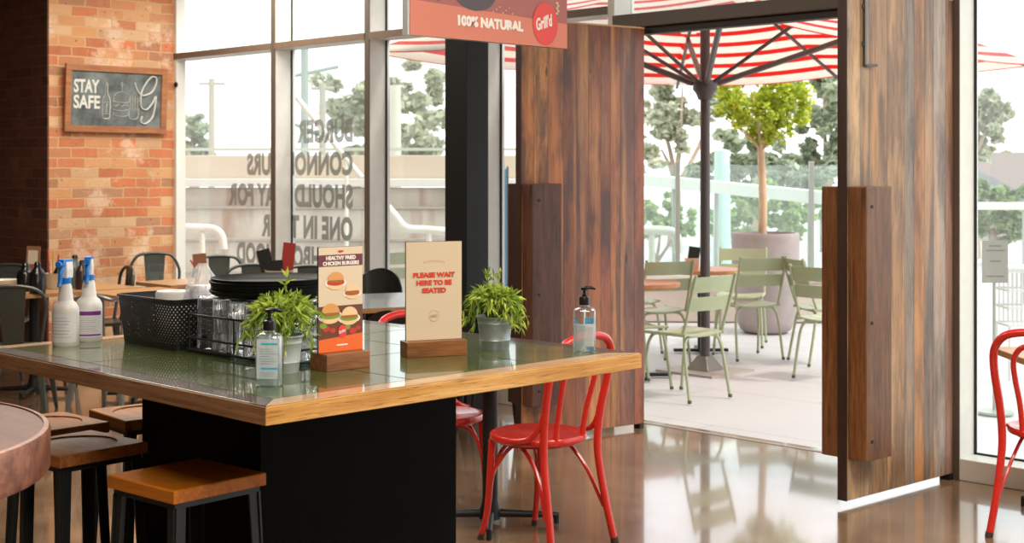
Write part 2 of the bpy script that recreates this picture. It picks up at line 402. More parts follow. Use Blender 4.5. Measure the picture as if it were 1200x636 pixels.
def barn_door(n, hx, hy, dx, dy, wm, hm, hm2, label):
    """local x from the hinge along the leaf, local -y is the side the camera sees"""
    a = math.atan2(dy, dx)
    # leaf runs from hinge to free edge; flip so that local x points hinge-wards -> free edge at x=0
    o = thing('door_%d' % n, None, None, (hx + dx * .94, hy + dy * .94, 0), a + PI); o['kind'] = 'structure'
    MB().box(.006, .94, -.024, .024, .03, 2.482).build('door_leaf', wm, o, bevel=.003)
    MB().box(0, .006, -.026, .026, .03, 2.485).build('leaf_edge', edge_w, o)
    MB().box(0, .94, -.026, .026, 2.482, 2.492).build('top_edge', tip_w, o)
    MB().box(.012, .225, -.127, -.0245, .23, 1.525).build('handle', hm, o, bevel=.005)
    MB().box(.012, .225, .0245, .127, .23, 1.525).build('handle', hm2, o, bevel=.005)
    b = MB()
    for z in (.32, .88, 1.43):
        for y in (-.1275, .1275):
            pr = [(0, -.004), (.008, -.003), (.011, 0)]
            for k in (.06,):
                b.tube([(k, y - .003, z), (k, y + .003, z)], .009, 10)
    b.build('handle_bolt', black, o)
    b = MB().box(.90, .93, -.03, .03, .0, .03); b.build('pivot', black, o)
    return o
dl = barn_door(1, -5.635, 6.78, -.18, -.984, wl_, handle_w, edge_w, 'l')
dr = barn_door(2, -3.575, 6.79, -.058, -.998, wr_, handle_w2, handle_w2, 'r')
b = MB().box(.135, .152, -.038, -.0245, 2.10, 2.47); b.box(.125, .162, -.032, -.0245, 2.2, 2.22); b.box(.125, .162, -.032, -.0245, 2.38, 2.40)
b.tube([(.143, -.036, 2.105), (.215, -.05, 2.11)], .007, 8); b.build('door_bolt', plain('bolt_steel', '6d6a66', .35, .8), dr)
# ================================================================ OUTSIDE
def place_cam(px, Z, z=0.0): return K(px, Z, z)
YAW = R(45)          # local +x = to the right of the photo, local +y = away
# ---- block retaining wall with stepped courses
m = Mat('pale_stained_block'); v = m.obj(); sp = m.n('ShaderNodeSeparateXYZ'); m.l(v, sp.inputs[0])
c = m.ramp(m.noise(v, 1.7, 5, (1, 1, .45), .65), [(.36, hexc('b3a697')), (.6, hexc('c9bfb3'))])
c = m.mix(m.math('MULTIPLY', m.ramp(m.noise(v, 1.3, 4, (2.2, 1, .35), .6), [(.57, (0, 0, 0)), (.72, (1, 1, 1))]), .8), c, hexc('9a7256'))
fr = m.math('FRACT', m.math('DIVIDE', sp.outputs[0], 1.15)); c = m.mix(m.math('MULTIPLY', m.math('LESS_THAN', fr, .012), .5), c, hexc('8d8175'))
m.l(c, m.b.inputs['Base Color']); m.b.inputs['Roughness'].default_value = .85
block = m.m
white_conc = plain('pale_coping', 'd5cec4', .7, var=.06, scale=3)
o0 = W(-4.2, 17.6)
o = thing('retaining_wall', 'pale block retaining wall in stepped courses with white coping, outside the left windows', 'wall', o0, YAW + R(-2), kind='structure')
for i, (z0, z1) in enumerate(((0, .32), (.34, .72), (.74, 1.12), (1.14, 1.38))):
    MB().box(-3.5, 4.55, .1 * i, .9, z0, z1).build('block_course', block, o, bevel=.01)
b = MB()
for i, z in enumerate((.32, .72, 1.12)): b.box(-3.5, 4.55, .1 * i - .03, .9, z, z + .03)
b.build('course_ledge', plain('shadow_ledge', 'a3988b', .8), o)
MB().box(-3.6, 4.6, .17, .9, 1.40, 1.50).build('coping', white_conc, o, bevel=.01)
MB().box(-3.6, 4.6, .7, 1.1, 1.50, 1.80).build('parapet', plain('beige_render', 'c5b29c', .8, var=.05, scale=2), o, bevel=.01)
b = MB(); b.box(-3.6, 4.6, .86, .94, 1.86, 1.90)
for i in range(8): b.box(-3.4 + i * 1.1, -3.36 + i * 1.1, .88, .92, 1.8, 1.87)
b.build('top_rail', plain('pale_rail', 'b9bcae', .5), o)

white_pipe = plain('white_pipe', 'ded8cc', .35, var=.03)
def railing(label, pts, posts, r=.045, n=6):
    base = pts[0]; o = thing('handrail', label, 'handrail', (base.x, base.y, 0), 0, None)
    L_ = [p - Vector((base.x, base.y, 0)) for p in bez(pts, n)]
    MB().tube(L_, r, 10).build('rail', white_pipe, o, smooth=True)
    for p in posts:
        q = p - Vector((base.x, base.y, 0)); MB().tube([(q.x, q.y, 0), q], r * .7, 8).build('post', white_pipe, o, smooth=True)
    return o
def zat(py, Z): return EYE - (py - HZ) / F * Z
def Q(px, py, Z): return K(px, Z, zat(py, Z))
railing('white pipe handrail with rounded end in front of the pale block wall, far left window',
        [Q(190, 266, 15.5), Q(235, 267, 15.6), Q(252, 269, 15.6), Q(260, 277, 15.6), Q(262, 292, 15.6)], [Q(237, 272, 15.6)])
railing('white pipe handrail that drops in a bend, behind the please wait sign',
        [Q(452, 240, 15.8), Q(464, 254, 15.8), Q(476, 267, 15.8), Q(500, 269, 15.8), Q(524, 271, 15.8)], [Q(503, 270, 15.8)])
railing('long white pipe handrail climbing steeply behind the window lettering',
        [Q(338, 102, 16.2), Q(370, 142, 16.3), Q(404, 184, 16.4), Q(424, 208, 16.4)], [Q(406, 188, 16.4)], .034)
railing('white tube handrail with rounded end, outside the open doorway at left',
        [Q(735, 269, 15.4), Q(775, 270, 15.4), Q(788, 272, 15.4), Q(794, 280, 15.4), Q(795, 297, 15.4)], [Q(764, 271, 15.4)], .05)

# ---- poles in the street
def pole(label, px, ptop, Z, r, mat, arms=()):
    p = K(px, Z, 0); o = thing('street_pole', label, 'pole', p, YAW, 'poles in the street beyond the wall')
    h = zat(ptop, Z); MB().tube([(0, 0, -.0), (0, 0, h)], [r, r * .8], 10).build('shaft', mat, o, smooth=True)
    for (dz, w, t) in arms:
        MB().tube([(-w, 0, h - dz), (w, 0, h - dz + t)], r * .4, 6).build('cross_arm', mat, o)
    return o
pm1 = plain('weathered_timber_pole', 'a79f8e', .8); pm2 = plain('pale_green_steel', '8f9a90', .6); pm3 = plain('pale_steel', 'c9c6b4', .6)
pole('slim timber pole with a short cross arm, seen through the far left window', 248, 92, 27, .07, pm1, [(.1, .25, 0)])
pole('slim timber pole with a short cross arm, left of the trees behind the lettering', 378, 98, 30, .09, pm1, [(.1, .25, 0)])
pole('tall green steel mast with drooping arms, above the window lettering', 357, 55, 25, .085, pm2, [(.6, .6, .25), (1.3, .35, -.3)])
pole('pale post in front of the trees, left of the black column', 463, 100, 22, .11, pm3)
pole('pale green post seen through the doorway, right of the umbrella pole', 846, 176, 19.2, .13, plain('aqua_steel', 'b5d2c8', .5))

# ---- low planter wall with glass balustrade beyond the tables
o = thing('balustrade', 'frameless glass balustrade with steel posts on a low wall beyond the terrace tables', 'balustrade', W(2.15, 14.9), YAW + R(-3), kind='structure')
MB().box(-1.3, 2.6, 0, .35, 0, .42).build('low_wall', plain('pinkish_render', 'cbbcb0', .8, var=.06, scale=3), o, bevel=.01)
MB().box(-1.32, 2.62, -.03, .4, .42, .50).build('wall_cap', white_conc, o, bevel=.01)
gp = pane_mat('balustrade_glass', .10, (.90, .97, .95))
steel = plain('brushed_post', 'a7aba2', .35, .4)
for i in range(-1, 2):
    MB().box(-.35 + i * 1.42, 1.02 + i * 1.42, .16, .172, .52, 1.66).build('glass_panel', gp, o)
for i in range(3):
    b = MB().box(-.41 + i * 1.42, -.36 + i * 1.42, .13, .2, .5, 1.70); b.build('post', steel, o, bevel=.004)
# white ramp beam beyond
o = thing('ramp_beam', 'long white ramp beam crossing behind the potted tree', 'beam', K(740, 17.0, 0), 0, kind='structure')
b0 = o.location.copy()
pts = [Q(700, 205, 19) - b0, Q(1010, 236, 15.6) - b0]
b = MB(); d = (pts[1] - pts[0]).normalized(); side = Vector((-d.y, d.x, 0)) * .12
vs = []
for p in pts:
    for sgn in (-1, 1):
        for dz in (-.07, .07): vs.append(p + side * sgn + Vector((0, 0, dz)))
b.add(vs, [(0, 1, 3, 2), (4, 6, 7, 5), (0, 4, 5, 1), (2, 3, 7, 6), (0, 2, 6, 4), (1, 5, 7, 3)])
b.build('beam', plain('white_beam', 'dedfd6', .5), o)
b = MB()
for i in range(7):
    p = pts[0].lerp(pts[1], i / 6); b.tube([(p.x, p.y, 0), (p.x, p.y, p.z)], .03, 8)
b.build('beam_posts', steel, o)

# ---- trees
def leaf_cloud(b, centres, n, size, rnd, squash=.75, elong=2.0):
    for i in range(n):
        c, r = centres[rnd.randrange(len(centres))]
        d = Vector((rnd.gauss(0, 1), rnd.gauss(0, 1), rnd.gauss(0, 1))).normalized() * (r * rnd.random() ** .45); d.z *= squash
        p = Vector(c) + d
        u = Vector((rnd.gauss(0, 1), rnd.gauss(0, 1), rnd.gauss(0, .6))).normalized(); w = u.cross(Vector((rnd.gauss(0, 1), rnd.gauss(0, 1), rnd.gauss(0, 1)))).normalized()
        l = size * rnd.uniform(.6, 1.3); q = l / elong
        b.add([p - u * l, p - w * q, p + u * l, p + w * q], [(0, 1, 2, 3)])
def tree(name, label, base, trunk_top, blobs, n, size, lm, bm, tr=.12, seed=1, cat='tree', group=None):
    """blobs: (offset from base, radius)"""
    rnd = random.Random(seed); o = thing(name, label, cat, base, 0, group)
    b = MB(); top = Vector((rnd.uniform(-.1, .1), rnd.uniform(-.1, .1), trunk_top))
    b.tube(bez([(0, 0, 0), (rnd.uniform(-.3, .3) * tr, 0, trunk_top * .5), top], 6), [tr * (1 - .4 * i / 12) for i in range(13)], 8)
    for c, r in blobs:
        c = Vector(c); mid = top.lerp(c, .5) + Vector((rnd.uniform(-.1, .1), rnd.uniform(-.1, .1), -.1)) * (c - top).length * .5
        pp = bez([top - Vector((0, 0, tr)), mid, c], 5); b.tube(pp, [tr * .45 * (1 - .75 * i / (len(pp) - 1)) for i in range(len(pp))], 6)
    b.build('trunk', bm, o, smooth=True)
    subs = []
    for c, r in blobs:
        for _ in range(15):
            d = Vector((rnd.gauss(0, 1), rnd.gauss(0, 1), rnd.gauss(0, .8))).normalized() * r * rnd.uniform(.45, .95); subs.append((Vector(c) + d, r * rnd.uniform(.12, .30)))
    b = MB(); leaf_cloud(b, subs, n, size, rnd); b.build('crown', lm, o)
    return o
gum = leafy('gum_leaves', 'a9ae92', 'd2d2b8', .3); gum2 = leafy('dark_gum_leaves', '8b9a7c', 'b9bfa2', .3)
bush = leafy('bush_leaves', '86a35c', 'bccf86', .4); bark = plain('pale_bark', 'a8947f', .8, var=.2, scale=5)
bark_light = plain('light_trunk', 'c7a988', .7, var=.12, scale=9)
def bl(pxs, Z, base):
    return [(Q(px, py, Z + dz) - base, r) for px, py, r, dz in pxs]
def gtree(label, px, Z, blobs, n, size, lm, th, seed, tr=.16, cat='tree'):
    base = K(px, Z, 0); tree('gum_tree', label, base, th, bl(blobs, Z, base), n, size, lm, bark, tr, seed, cat, 'trees beyond the terrace')
gtree('spreading grey-green gum tree seen through the windows left of the black column', 455, 34, [(410, 120, 1.0, 0), (430, 160, 1.1, 1), (480, 150, 1.3, 0), (505, 105, 1.0, 1), (450, 120, .8, 0), (500, 185, 1.0, 0), (440, 195, .9, -1)], 9000, .13, gum, 1.6, 3)
gtree('grey-green gum tree behind the umbrella pole in the doorway', 790, 30, [(765, 120, .7, 0), (800, 100, .8, 0), (775, 175, .9, 0), (835, 125, .6, 1), (800, 150, .4, 0)], 4200, .11, gum, 1.4, 5)
gtree('darker gum tree right of the potted tree in the doorway', 970, 28, [(965, 110, .9, 0), (985, 150, .8, 0), (955, 185, .6, 0), (990, 95, .8, 1), (930, 205, .5, 0), (975, 195, .6, 1)], 6500, .11, gum2, 1.3, 8)
gtree('dark low gum tree behind the trunk of the potted tree', 885, 24, [(850, 185, .5, 0), (905, 200, .6, 0), (880, 165, .5, 1), (935, 215, .5, 0), (830, 205, .4, 0)], 4500, .10, gum2, 1.0, 11)
gtree('bright green bush beyond the glass balustrade in the doorway', 880, 20, [(875, 255, .45, 0), (905, 240, .45, 0), (850, 265, .35, 0), (930, 258, .35, 0), (955, 245, .3, 1)], 4500, .07, bush, .5, 13, .08, 'bush')
gtree('yellow-green bush low at the left of the doorway', 772, 19, [(775, 250, .28, 0), (760, 262, .28, 0), (800, 262, .25, 0)], 1800, .06, bush, .4, 14, .06, 'bush')
gtree('small grey-green gum tree low in the far left window', 228, 30, [(224, 155, .45, 0), (232, 170, .45, 0)], 1500, .11, gum2, 1.8, 15)
gtree('slender gum branch tree seen right beside the right door frame', 1140, 26, [(1150, 130, .5, 0), (1158, 148, .35, 0), (1140, 160, .6, 0)], 2200, .11, gum, 1.8, 16)
gtree('round olive-green tree standing behind the house roofs at far right', 1166, 48, [(1160, 195, .7, 0), (1178, 192, .6, 0), (1150, 202, .5, 0)], 3000, .14, leafy('olive_leaves', '93935a', 'b6b47a', .3), .7, 17)
gtree('green shrubbery below the houses at far right', 1165, 24, [(1150, 240, .45, 0), (1175, 245, .5, 0), (1200, 240, .45, 0), (1165, 262, .4, 0), (1195, 262, .4, 0), (1225, 250, .5, 0)], 5000, .09, leafy('shrub_leaves', '7c9465', 'aebd8b', .3), .6, 18, .1, 'shrubs')

# houses at the far right
rf = plain('grey_roof_tiles', '6c696b', .8, var=.1, scale=3); hw = plain('pale_house_wall', 'c4b9ab', .8)
def house(label, px, Z, w, eave, ridge, mat):
    o = thing('house', label, 'house', K(px, Z, 0), YAW, 'houses beyond the terrace')
    MB().box(-w, w, 0, 4, 0, eave).build('walls', hw, o)
    e = .35; vs = [(-w - e, -e, eave), (w + e, -e, eave), (w + e, 4 + e, eave), (-w - e, 4 + e, eave), (-w * .45, 2, ridge), (w * .45, 2, ridge)]
    MB().add(vs, [(0, 1, 5, 4), (1, 2, 5), (2, 3, 4, 5), (3, 0, 4), (3, 2, 1, 0)]).build('roof', mat, o)
    MB().box(-w * .5, -w * .1, -.03, 0, eave - 1.0, eave - .3).build('window', plain('dark_window', '5f6a70', .3), o)
    return o
house('house with a low grey roof, left at the far right window', 1150, 33, 1.2, .72, 1.65, rf)
house('house with a taller pinkish grey roof at the right edge', 1212, 40, 1.7, .9, 2.15, plain('pink_grey_roof', '857670', .8))
# white rail outside right window
o = thing('terrace_rail', 'flat white rail running past the houses outside the right window', 'rail', Q(1110, 240, 17) * 1, YAW - R(2)); o.location.z = 0
MB().box(0, 5, -.06, .06, 1.13, 1.22).build('rail', plain('white_rail', 'd9d4c7', .5), o, bevel=.006)
b = MB()
for i in range(4): MB().box(.9 + i * 1.3, .95 + i * 1.3, -.02, .02, 0, 1.13).build('post', steel, o)

# ---- potted tree
o = thing('tree_planter', 'large round weathered concrete planter holding the leafy tree', 'planter', K(897, 14.0, 0), 0)
pc = plain('mauve_concrete', '9f9491', .8, var=.14, scale=4)
prof = [(.0, 0), (.21, 0), (.25, .03), (.285, .12), (.30, .30), (.315, .45), (.333, .56), (.333, .93), (.335, .96), (.325, .985), (.30, .985), (.295, .9), (.29, .88)]
MB().lathe(prof, 48).build('pot', pc, o, smooth=True)
MB().lathe([(0, .90), (.291, .90)], 32).build('soil', plain('soil', '4a3c30', .9), o)
rnd = random.Random(21); tb = K(893, 14.0, .88)
o = thing('leafy_tree', 'round-headed tree with bright yellow-green leaves growing from the big planter', 'tree', tb, 0)
b = MB(); tt = .95
b.tube(bez([(0, 0, 0), (.012, .0, .4), (-.02, .02, .8), (-.03, .02, tt)], 6), [.045 - .012 * i / 18 for i in range(19)], 10)
for i in range(11):
    a = i * 2.4; r = rnd.uniform(.2, .42); z = rnd.uniform(.12, .75)
    pp = bez([(-.03, .02, tt - .03), (r * .35 * math.cos(a), r * .35 * math.sin(a), tt + z * .35), (r * math.cos(a), r * math.sin(a), tt + z)], 5)
    b.tube(pp, [.016 * (1 - .7 * k / 10) for k in range(11)], 6)
b.build('trunk', bark_light, o, smooth=True)
b = MB(); subs = []
for i in range(95):
    d = Vector((rnd.gauss(0, 1), rnd.gauss(0, 1), rnd.gauss(0, 1))).normalized() * (rnd.random() ** .4)
    subs.append(((d.x * .50 - .03, d.y * .50, tt + .44 + d.z * .37), rnd.uniform(.05, .11)))
leaf_cloud(b, subs, 4300, .031, rnd, 1, 1.6)
b.build('crown', leafy('bright_leaves', '8da026', 'd9de52', .55), o)

# ---- market umbrella
m = Mat('red_white_stripes'); v = m.obj(); sp = m.n('ShaderNodeSeparateXYZ'); m.l(v, sp.inputs[0])
mxx = m.math('MAXIMUM', m.math('DIVIDE', m.math('ABSOLUTE', sp.outputs[0]), 1.85), m.math('DIVIDE', m.math('ABSOLUTE', sp.outputs[1]), 1.98))
st = m.math('GREATER_THAN', m.math('FRACT', m.math('ADD', m.math('MULTIPLY', mxx, 11.5), .2)), .62)
c = m.mix(st, hexc('f3e6dc'), hexc('e0453c'))
m.l(c, m.b.inputs['Base Color']); m.b.inputs['Roughness'].default_value = .8
tr = m.n('ShaderNodeBsdfTranslucent'); m.l(c, tr.inputs[0]); ms = m.n('ShaderNodeMixShader'); ms.inputs[0].default_value = .65
m.l(m.b.outputs[0], ms.inputs[1]); m.l(tr.outputs[0], ms.inputs[2]); m.l(ms.outputs[0], m.o.inputs[0])
gunm = plain('umbrella_metal', '56504f', .4, .5)
up = Vector((-6.89, 9.08, 0))
o = thing('market_umbrella', 'large square cafe umbrella with red and white striped canopy on a grey pole', 'umbrella', up, 0)
MB().tube([(0, 0, .0), (0, 0, 3.30)], .04, 16).build('pole', gunm, o, smooth=True)
MB().frustum(0, 0, .008, .12, .22, .22, .09, .09).build('base_cone', plain('base_steel', '6f675f', .35, .6), o, bevel=.004)
MB().box(-.28, .28, -.28, .28, -.01, .008).build('base_plate', plain('base_plate_metal', 'b4aca2', .5, .3), o)
MB().lathe([(.0, 2.16), (.055, 2.17), (.075, 2.22), (.10, 2.25), (.10, 2.31), (.06, 2.33), (0, 2.33)], 24).build('runner_hub', gunm, o, smooth=True)
b = MB(); N = 14; HXX, HY, ze, zt = 1.85, 1.98, 2.50, 3.32; tz = lambda u, v_: ze + (zt - ze) * (1 - max(abs(u), abs(v_))) ** .93
vs = []; fs = []
for j in range(2 * N + 1):
    for i in range(2 * N + 1):
        u = i / N - 1; w_ = j / N - 1
        # cloth sags between the ribs
        q = max(abs(u), abs(w_)); t = (min(abs(u), abs(w_)) / q) if q else 0
        sag = .04 * math.sin(PI * t) * q
        vs.append((u * HXX, w_ * HY, tz(u, w_) - sag - .045 * w_))
for j in range(2 * N):
    for i in range(2 * N): k = j * (2 * N + 1) + i; fs.append((k, k + 1, k + 2 * N + 2, k + 2 * N + 1))
b.add(vs, fs); cn = b.build('canopy', m.m, o, smooth=True)
md = cn.modifiers.new('cloth', 'SOLIDIFY'); md.thickness = .004
for (ux, uy) in ((1, 1), (1, -1), (-1, 1), (-1, -1), (1, 0), (-1, 0), (0, 1), (0, -1)):
    e = Vector((ux * HXX, uy * HY, ze - .03 - .045 * uy)); t = Vector((0, 0, zt - .06))
    rb = MB().tube([t, e], .016, 6).build('rib', gunm, o)
    k = t.lerp(e, .55); MB().tube([(ux * .07, uy * .07, 2.30), k + Vector((0, 0, -.02))], .024 if ux * uy else .016, 6).build('strut', gunm, rb)

# ---- green metal garden chairs
gm = plain('sage_green_metal', 'a3ab88', .42, var=.04); gfoot = plain('grey_foot', '55584a', .6)
def garden_chair():
    o = thing('garden_chair', '-', 'chair', (0, 0, 0), 0, 'sage green terrace chairs')
    t = .0115
    # seat faces +y
    for k, (y0, y1) in enumerate(((-.19, -.075), (-.065, .05), (.06, .185))):
        b = MB(); n = 8; vs = []; fs = []
        for i in range(n + 1):
            x = -.20 + .40 * i / n
            for (yy, dz) in ((y0, 0), (y1, 0)):
                zz = .452 - .018 * math.cos(PI * x / .42) + (.0 if k < 2 else -.0) - (.010 if (k == 2 and yy == y1) else 0)
                vs += [(x, yy, zz), (x, yy, zz - .012)]
        for i in range(n):
            a = i * 4; c_ = a + 4; fs += [(a, a + 2, c_ + 2, c_), (a + 1, c_ + 1, c_ + 3, a + 3), (a, c_, c_ + 1, a + 1), (a + 2, a + 3, c_ + 3, c_ + 2)]
        fs += [(0, 1, 3, 2), (n * 4, n * 4 + 2, n * 4 + 3, n * 4 + 1)]
        b.add(vs, fs).build('seat_slat', gm, o, smooth=True, fix=True)
    for s_ in (-1, 1): MB().tube([(s_ * .205, -.20, .44), (s_ * .205, .19, .44)], t, 8).build('seat_rail', gm, o, smooth=True)
    for s_ in (-1, 1):
        MB().tube(bez([(s_ * .205, -.17, .44), (s_ * .205, -.20, .52), (s_ * .21, -.25, .68), (s_ * .21, -.30, .845)], 4), t, 8).build('back_post', gm, o, smooth=True)
    for (y, zf, yf, x) in ((.155, .0, .215, .215), (-.165, 0, -.245, .215)):
        for s_ in (-1, 1):
            lg = MB().tube(bez([(0, y, .425), (s_ * .12, y, .425), (s_ * .175, y + (yf - y) * .08, .395), (s_ * .20, y + (yf - y) * .3, .30), (s_ * x, yf, .0)], 5), t, 8).build('leg', gm, o, smooth=True)
            MB().tube([(s_ * x, yf, .0), (s_ * x, yf, .022)], t * 1.25, 8).build('foot', gfoot, lg)
    for (z0, z1) in ((.60, .695), (.725, .83)):
        b = MB(); n = 10; vs = []; fs = []
        for i in range(n + 1):
            x = -.215 + .43 * i / n; bow = -.03 * math.cos(PI * x / .44)
            for z in (z0, z1):
                y = -.222 - (z - .6) * .30 + bow * .8 + .012
                vs += [(x, y, z), (x, y - .010, z)]
        for i in range(n):
            a = i * 4; c_ = a + 4; fs += [(a, a + 2, c_ + 2, c_), (a + 1, c_ + 1, c_ + 3, a + 3), (a, c_, c_ + 1, a + 1), (a + 2, a + 3, c_ + 3, c_ + 2)]
        fs += [(0, 1, 3, 2), (n * 4, n * 4 + 2, n * 4 + 3, n * 4 + 1)]
        b.add(vs, fs).build('back_slat', gm, o, smooth=True, fix=True)
    return o
def face(fx, fz):
    """yaw of a thing whose local +y should point (right fx, away fz) as seen in the photo"""
    d = W(fx, fz); return math.atan2(d.y, d.x) - PI / 2
gc = garden_chair(); gc.scale = (1, 1, 1.045)
specs = [
    ('nearest sage green metal chair in the doorway, its slatted back to the viewer', W(1.22, 10.0), face(-.66, .75)),
    ('sage green metal chair in front of the big planter, its back to the viewer', W(2.02, 12.1), face(-.3, .95)),
    ('sage green metal chair partly hidden by the right door, nearest to that door', W(2.50, 10.9), face(.7, .7)),
    ('sage green metal chair behind the one at the right door, seen from its side', W(2.62, 11.75), face(.97, .2)),
    ('sage green metal chair across the near round table, its back left of the umbrella pole', W(1.17, 11.62), face(-.35, .93)),
    ('pale sage chair directly before the planter, facing the viewer', W(2.1, 12.95), face(-.25, -.97)),
    ('sage green chair half hidden by the left door edge, beside the near round table', W(.90, 10.45), face(.95, .3)),
    ('sage green chair at the very left of the doorway, behind the near round table', W(1.02, 12.4), face(.5, -.85)),
]
for i, (lab, loc, rz) in enumerate(specs):
    if i == 0: gc.location = loc; gc.rotation_euler = (0, 0, rz); gc['label'] = lab
    else: again(gc, lab, loc, rz)
again(gc, 'dark green metal chair outside, glimpsed just left of the please wait sign', K(449, 12.9), face(-.6, .8))
ow = wood('orange_table_timber', 'b06c3e', 'd9955f', 'x', .4)
def bistro_table(label, loc, r, h=.735):
    o = thing('bistro_table', label, 'table', loc, 0, 'round terrace tables')
    MB().lathe([(0, h - .035), (r - .01, h - .035), (r, h - .028), (r, h - .006), (r - .006, h), (0, h)], 40).build('table_top', ow, o, smooth=True)
    MB().tube([(0, 0, .02), (0, 0, h - .035)], .03, 12).build('column', black, o)
    b = MB()
    for a in (0, PI / 2): b.box(-.24, .24, -.025, .025, .004, .03, Matrix.Rotation(a + .8, 4, 'Z'))
    b.build('cross_foot', black, o)
    return o
bistro_table('near round terrace table with orange timber top at the left of the doorway', W(1.0, 10.95), .31)
t2 = bistro_table('far round terrace table with orange timber top behind the umbrella pole', W(1.67, 12.45), .36)
# caddy on far outdoor table
p = K(811, 12.35, .735)
o = thing('condiment_caddy', 'small pale caddy with black and red menu cards on the far terrace table', 'caddy', p, YAW)
MB().frustum(0, 0, 0, .10, .10, .09, .12, .10).build('tin', plain('peach_tin', 'd8b49a', .5), o)
MB().box(-.055, .045, -.02, -.012, .06, .20, Matrix.Rotation(R(8), 4, 'Y')).build('menu_card', black, o)
MB().box(.0, .06, .0, .008, .08, .19).build('red_card', plain('red_card', 'c8443a', .6), o)
# blue feather banner
m = Mat('blue_banner'); v = m.obj(); m.b.inputs['Roughness'].default_value = .6
m.b.inputs['Base Color'].default_value = (*hexc('2a93c8'), 1)
o = thing('feather_banner', 'narrow tall blue banner with white dots standing outside, left of the left door', 'banner', K(588, 13.2, 0), YAW)
MB().tube([(.055, 0, 0), (.055, 0, 1.64)], .010, 8).build('mast', gunm, o)
MB().box(-.075, .045, -.004, .004, .45, 1.62).build('cloth', m.m, o)
b = MB()
for i in range(9): b.prism([(-.015 + .011 * math.cos(k * PI / 4), .6 + i * .075 + .011 * math.sin(k * PI / 4)) for k in range(8)], -.006, -.0041)
b.build('white_dots', plain('white_print', 'e6eef2', .6), o)
# right window: sign sheet on a post and white crate trolley
o = thing('notice_stand', 'grey notice sheet on a stand outside the right window', 'sign', K(1166, 9.3, 0), YAW)
gs = plain('grey_sheet', '8b8478', .7, var=.03)
MB().box(-.085, .085, -.004, .004, .86, 1.14).build('sheet', gs, o)
b = MB()
for i, (w_, z) in enumerate(((.04, 1.10), (.06, 1.07), (.035, 1.0), (.06, .90))): b.box(-w_, w_, -.006, -.0041, z, z + .008)
b.build('print', plain('dark_print', '58524b', .7), o)
MB().tube([(0, .012, 0), (0, .012, .9)], .012, 8).build('stand_post', steel, o); MB().lathe([(0, 0), (.12, 0), (.12, .015), (0, .02)], 20).build('stand_foot', steel, o)
o = thing('crate_trolley', 'white wire crate trolley outside at the right edge', 'trolley', K(1205, 10.6, 0), YAW)
wc = plain('white_wire', 'd9d7d2', .5)
b = MB()
for i in range(13):
    x = -.2 + i * .033
    for y in (-.15, .15): b.box(x - .004, x + .004, y - .004, y + .004, .45, .85)
for z in (.45, .58, .71, .85):
    for y in (-.15, .15): b.box(-.205, .205, y - .006, y + .006, z - .008, z + .008)
    for x in (-.205, .205): b.box(x - .006, x + .006, -.15, .15, z - .008, z + .008)
b.build('basket', wc, o); MB().box(-.22, .22, -.16, .16, .86, .885).build('lid', wc, o, bevel=.004)
b = MB()
for x in (-.19, .19):
    for y in (-.14, .14): b.tube([(x, y, .04), (x, y, .45)], .010, 8)
b.build('frame', wc, o)
# ================================================================ COUNTER
CZ = 1.05
X0, X1, Y0, Y1 = -4.27, -2.735, 1.92, 3.29
ct = thing('counter_table', 'big square counter with green tiled top, thick timber edge and black base', 'table', ((X0 + X1) / 2, (Y0 + Y1) / 2, 0))
cx, cy = ct.location.x, ct.location.y
hx, hy = (X1 - X0) / 2, (Y1 - Y0) / 2
def rugged(dark, mid, light, name, grain, coat=.3):
    m = Mat(name); v = m.obj()
    st = (1.0, 16, 26) if grain == 'x' else (16, 1.0, 26)
    n1 = m.noise(v, 2.4, 6, st, .65); n2 = m.noise(v, 10, 4, st, .75); n3 = m.noise(v, 1.3, 4, None, .6)
    c = m.ramp(m.math('ADD', m.math('MULTIPLY', n1, .6), m.math('MULTIPLY', n3, .4)), [(.33, hexc(dark)), (.5, hexc(mid)), (.64, hexc(light))])
    c = m.mix(m.math('MULTIPLY', m.ramp(n2, [(.33, (1, 1, 1)), (.45, (0, 0, 0))]), .6), c, hexc('3a1d0c'))
    m.l(c, m.b.inputs['Base Color']); m.b.inputs['Roughness'].default_value = .5; m.b.inputs['Specular IOR Level'].default_value = .2; m.b.inputs['Coat Weight'].default_value = coat; m.b.inputs['Coat Roughness'].default_value = .05
    m.bump(n2, .4 if coat < .6 else .04, .003); return m.m
edge_x = rugged('6f4a33', '98704f', 'b48c6a', 'brown_edge_timber', 'x', .05)  # one timber for edge and strip: shaded along x, lit along y, by colour
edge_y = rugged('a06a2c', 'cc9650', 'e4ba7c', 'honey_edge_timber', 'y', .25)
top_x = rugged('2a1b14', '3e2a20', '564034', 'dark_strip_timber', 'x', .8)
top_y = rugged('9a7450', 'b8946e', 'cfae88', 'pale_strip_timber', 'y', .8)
BW = .075
